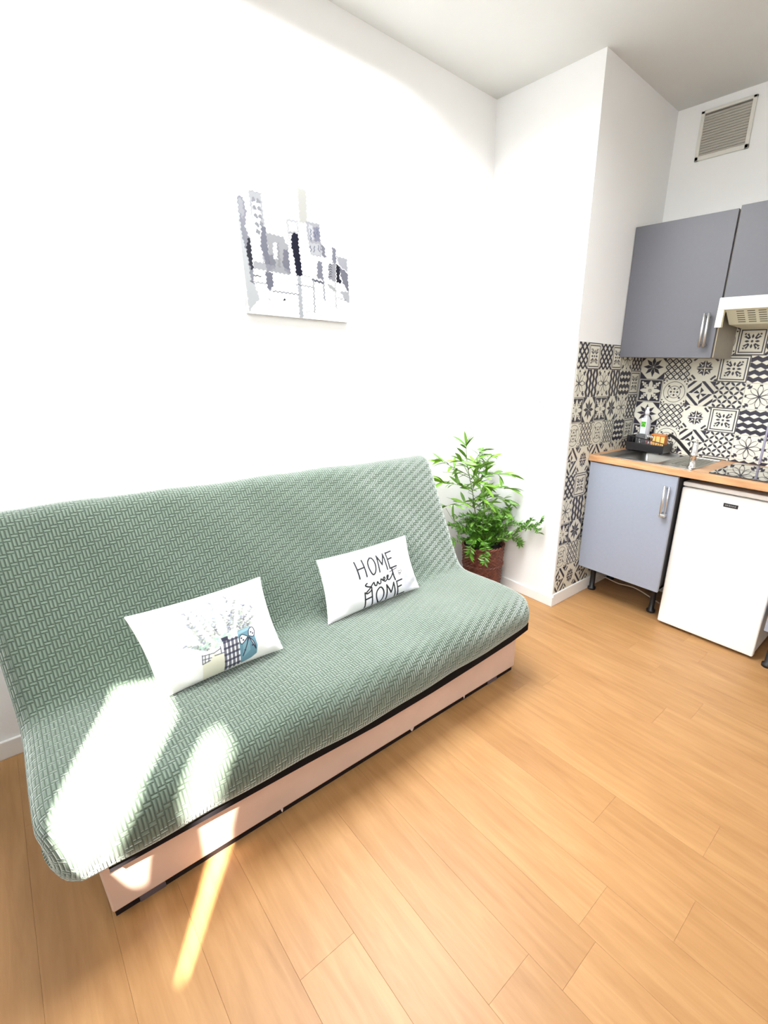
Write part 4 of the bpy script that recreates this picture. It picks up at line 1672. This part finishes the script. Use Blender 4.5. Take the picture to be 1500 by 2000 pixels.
# dish rack with things
orr = (.600, -.79, ZT + .004)
rk = thing('dish_rack', 'black plastic dish rack at the back of the sink', 'dish rack', orr)
b = B()
hx, hy = .062, .112
for s in (-1, 1):
    bx(b, (s * hx - .003, -hy, .006), (s * hx + .003, hy, .050), .002)
    bx(b, (-hx, s * hy - .003, .006), (hx, s * hy + .003, .085 if s > 0 else .055), .002)
bx(b, (-hx, -hy, .004), (hx, hy, .010), .002)
obj('tray', b, M_black, rk)
b = B()
for s in (-1, 1):
    b = B()
    tube(b, [(s * hx, -hy, .055), (s * hx, -hy, .062), (s * hx, hy, .088), (s * hx, hy, .055)], .003, 8)
    obj('top_rail', b, M_black, rk)
for k in range(9):
    b = B()
    yy = -hy + .012 + k * .025
    tube(b, [(-hx, yy, .04), (-hx, yy, .058 + .003 * k)], .0018, 6)
    obj('wire', b, M_black, rk)
for sx_ in (-1, 1):
    for sy_ in (-1, 1):
        obj('foot', bx(B(), (sx_ * .055 - .006, sy_ * .10 - .006, 0), (sx_ * .055 + .006, sy_ * .10 + .006, .006)), M_black, rk)
# orange cutlery caddy
oc = (.585, -.853, ZT + .016)
cy = thing('cutlery_caddy', 'orange slotted cutlery caddy in the dish rack', 'caddy', oc)
b = B()
for lo, hi in (((-.022, -.042, 0), (.022, .042, .012)), ((-.022, -.042, .086), (.022, .042, .096)), ((.018, -.042, 0), (.022, .042, .09))):
    bx(b, lo, hi, .0015)
for yy in (-.040, -.013, .013, .040):
    bx(b, (-.0215, yy - .002, .008), (.021, yy + .002, .09), .001)
obj('holder', b, mat('dark_orange_plastic', (.5, .16, .03), .45), cy)
for yy in (-.027, 0, .027):
    obj('panel', bx(B(), (-.020, yy - .011, .020), (-.016, yy + .011, .085), .001), M_amber, cy)
# bottle with green label
ob = (.631, -.735, ZT + .016)
bt = thing('soap_bottle', 'clear dish soap bottle with green label standing in the rack', 'bottle', ob)
b = B()
lathe(b, [(.024, 0), (.030, .004), (.031, .09), (.033, .12), (.029, .155), (.020, .178), (.011, .19), (.011, .198)], 24, sx=.75, sy=1)
obj('body', b, M_bot, bt)
b = B()
lathe(b, [(.013, .195), (.013, .215), (.009, .218), (.008, .235), (.002, .238)], 16)
obj('cap', b, mat('white_cap', (.82, .84, .84), .4), bt)
b = B()
bx(b, (-.0262, -.017, .085), (-.0235, .017, .175), .001)
lb = obj('label', b, M_lab2, bt)
b = B()
bx(b, (-.0275, -.013, .125), (-.0255, .014, .155), .001)
obj('green_panel', b, M_lab, lb)
b = B()
tube(b, [(-.0277, .010 * cos(a), .134 + .012 * sin(a)) for a in [pi * k / 10 for k in range(11)]], .0012, 5)
obj('arch_emblem', b, mat('pale_green_print', (.30, .62, .12), .5), lb)
# drinking glass lying behind and cutlery
og = (.574, -.742, ZT + .016)
b = B()
lathe(b, [(.022, 0), (.024, .004), (.028, .085), (.026, .085), (.0225, .008), (.002, .007)], 24, cap=False)
gl = obj('drinking_glass', b, M_cup, None, og)
tag(gl, 'clear drinking glass in the rack in front of the soap bottle', 'glass')
ok_ = (.575, -.800, ZT + .016)
ctl = thing('cutlery', 'bunch of steel cutlery with red handles beside the orange caddy', 'cutlery', ok_)
for k in range(4):
    b = B()
    dx = (k - 1.5) * .006
    tube(b, [(dx, dx, 0), (dx * 1.5, dx * 2.2, .055)], .0028, 8)
    obj('handle', b, M_red if k % 2 else M_steel, ctl)
    b = B()
    tube(b, [(dx * 1.5, dx * 2.2, .055), (dx * 1.6, dx * 2.4, .085)], .005, 8, rs=[.0025, .0055])
    obj('head', b, M_steel, ctl)
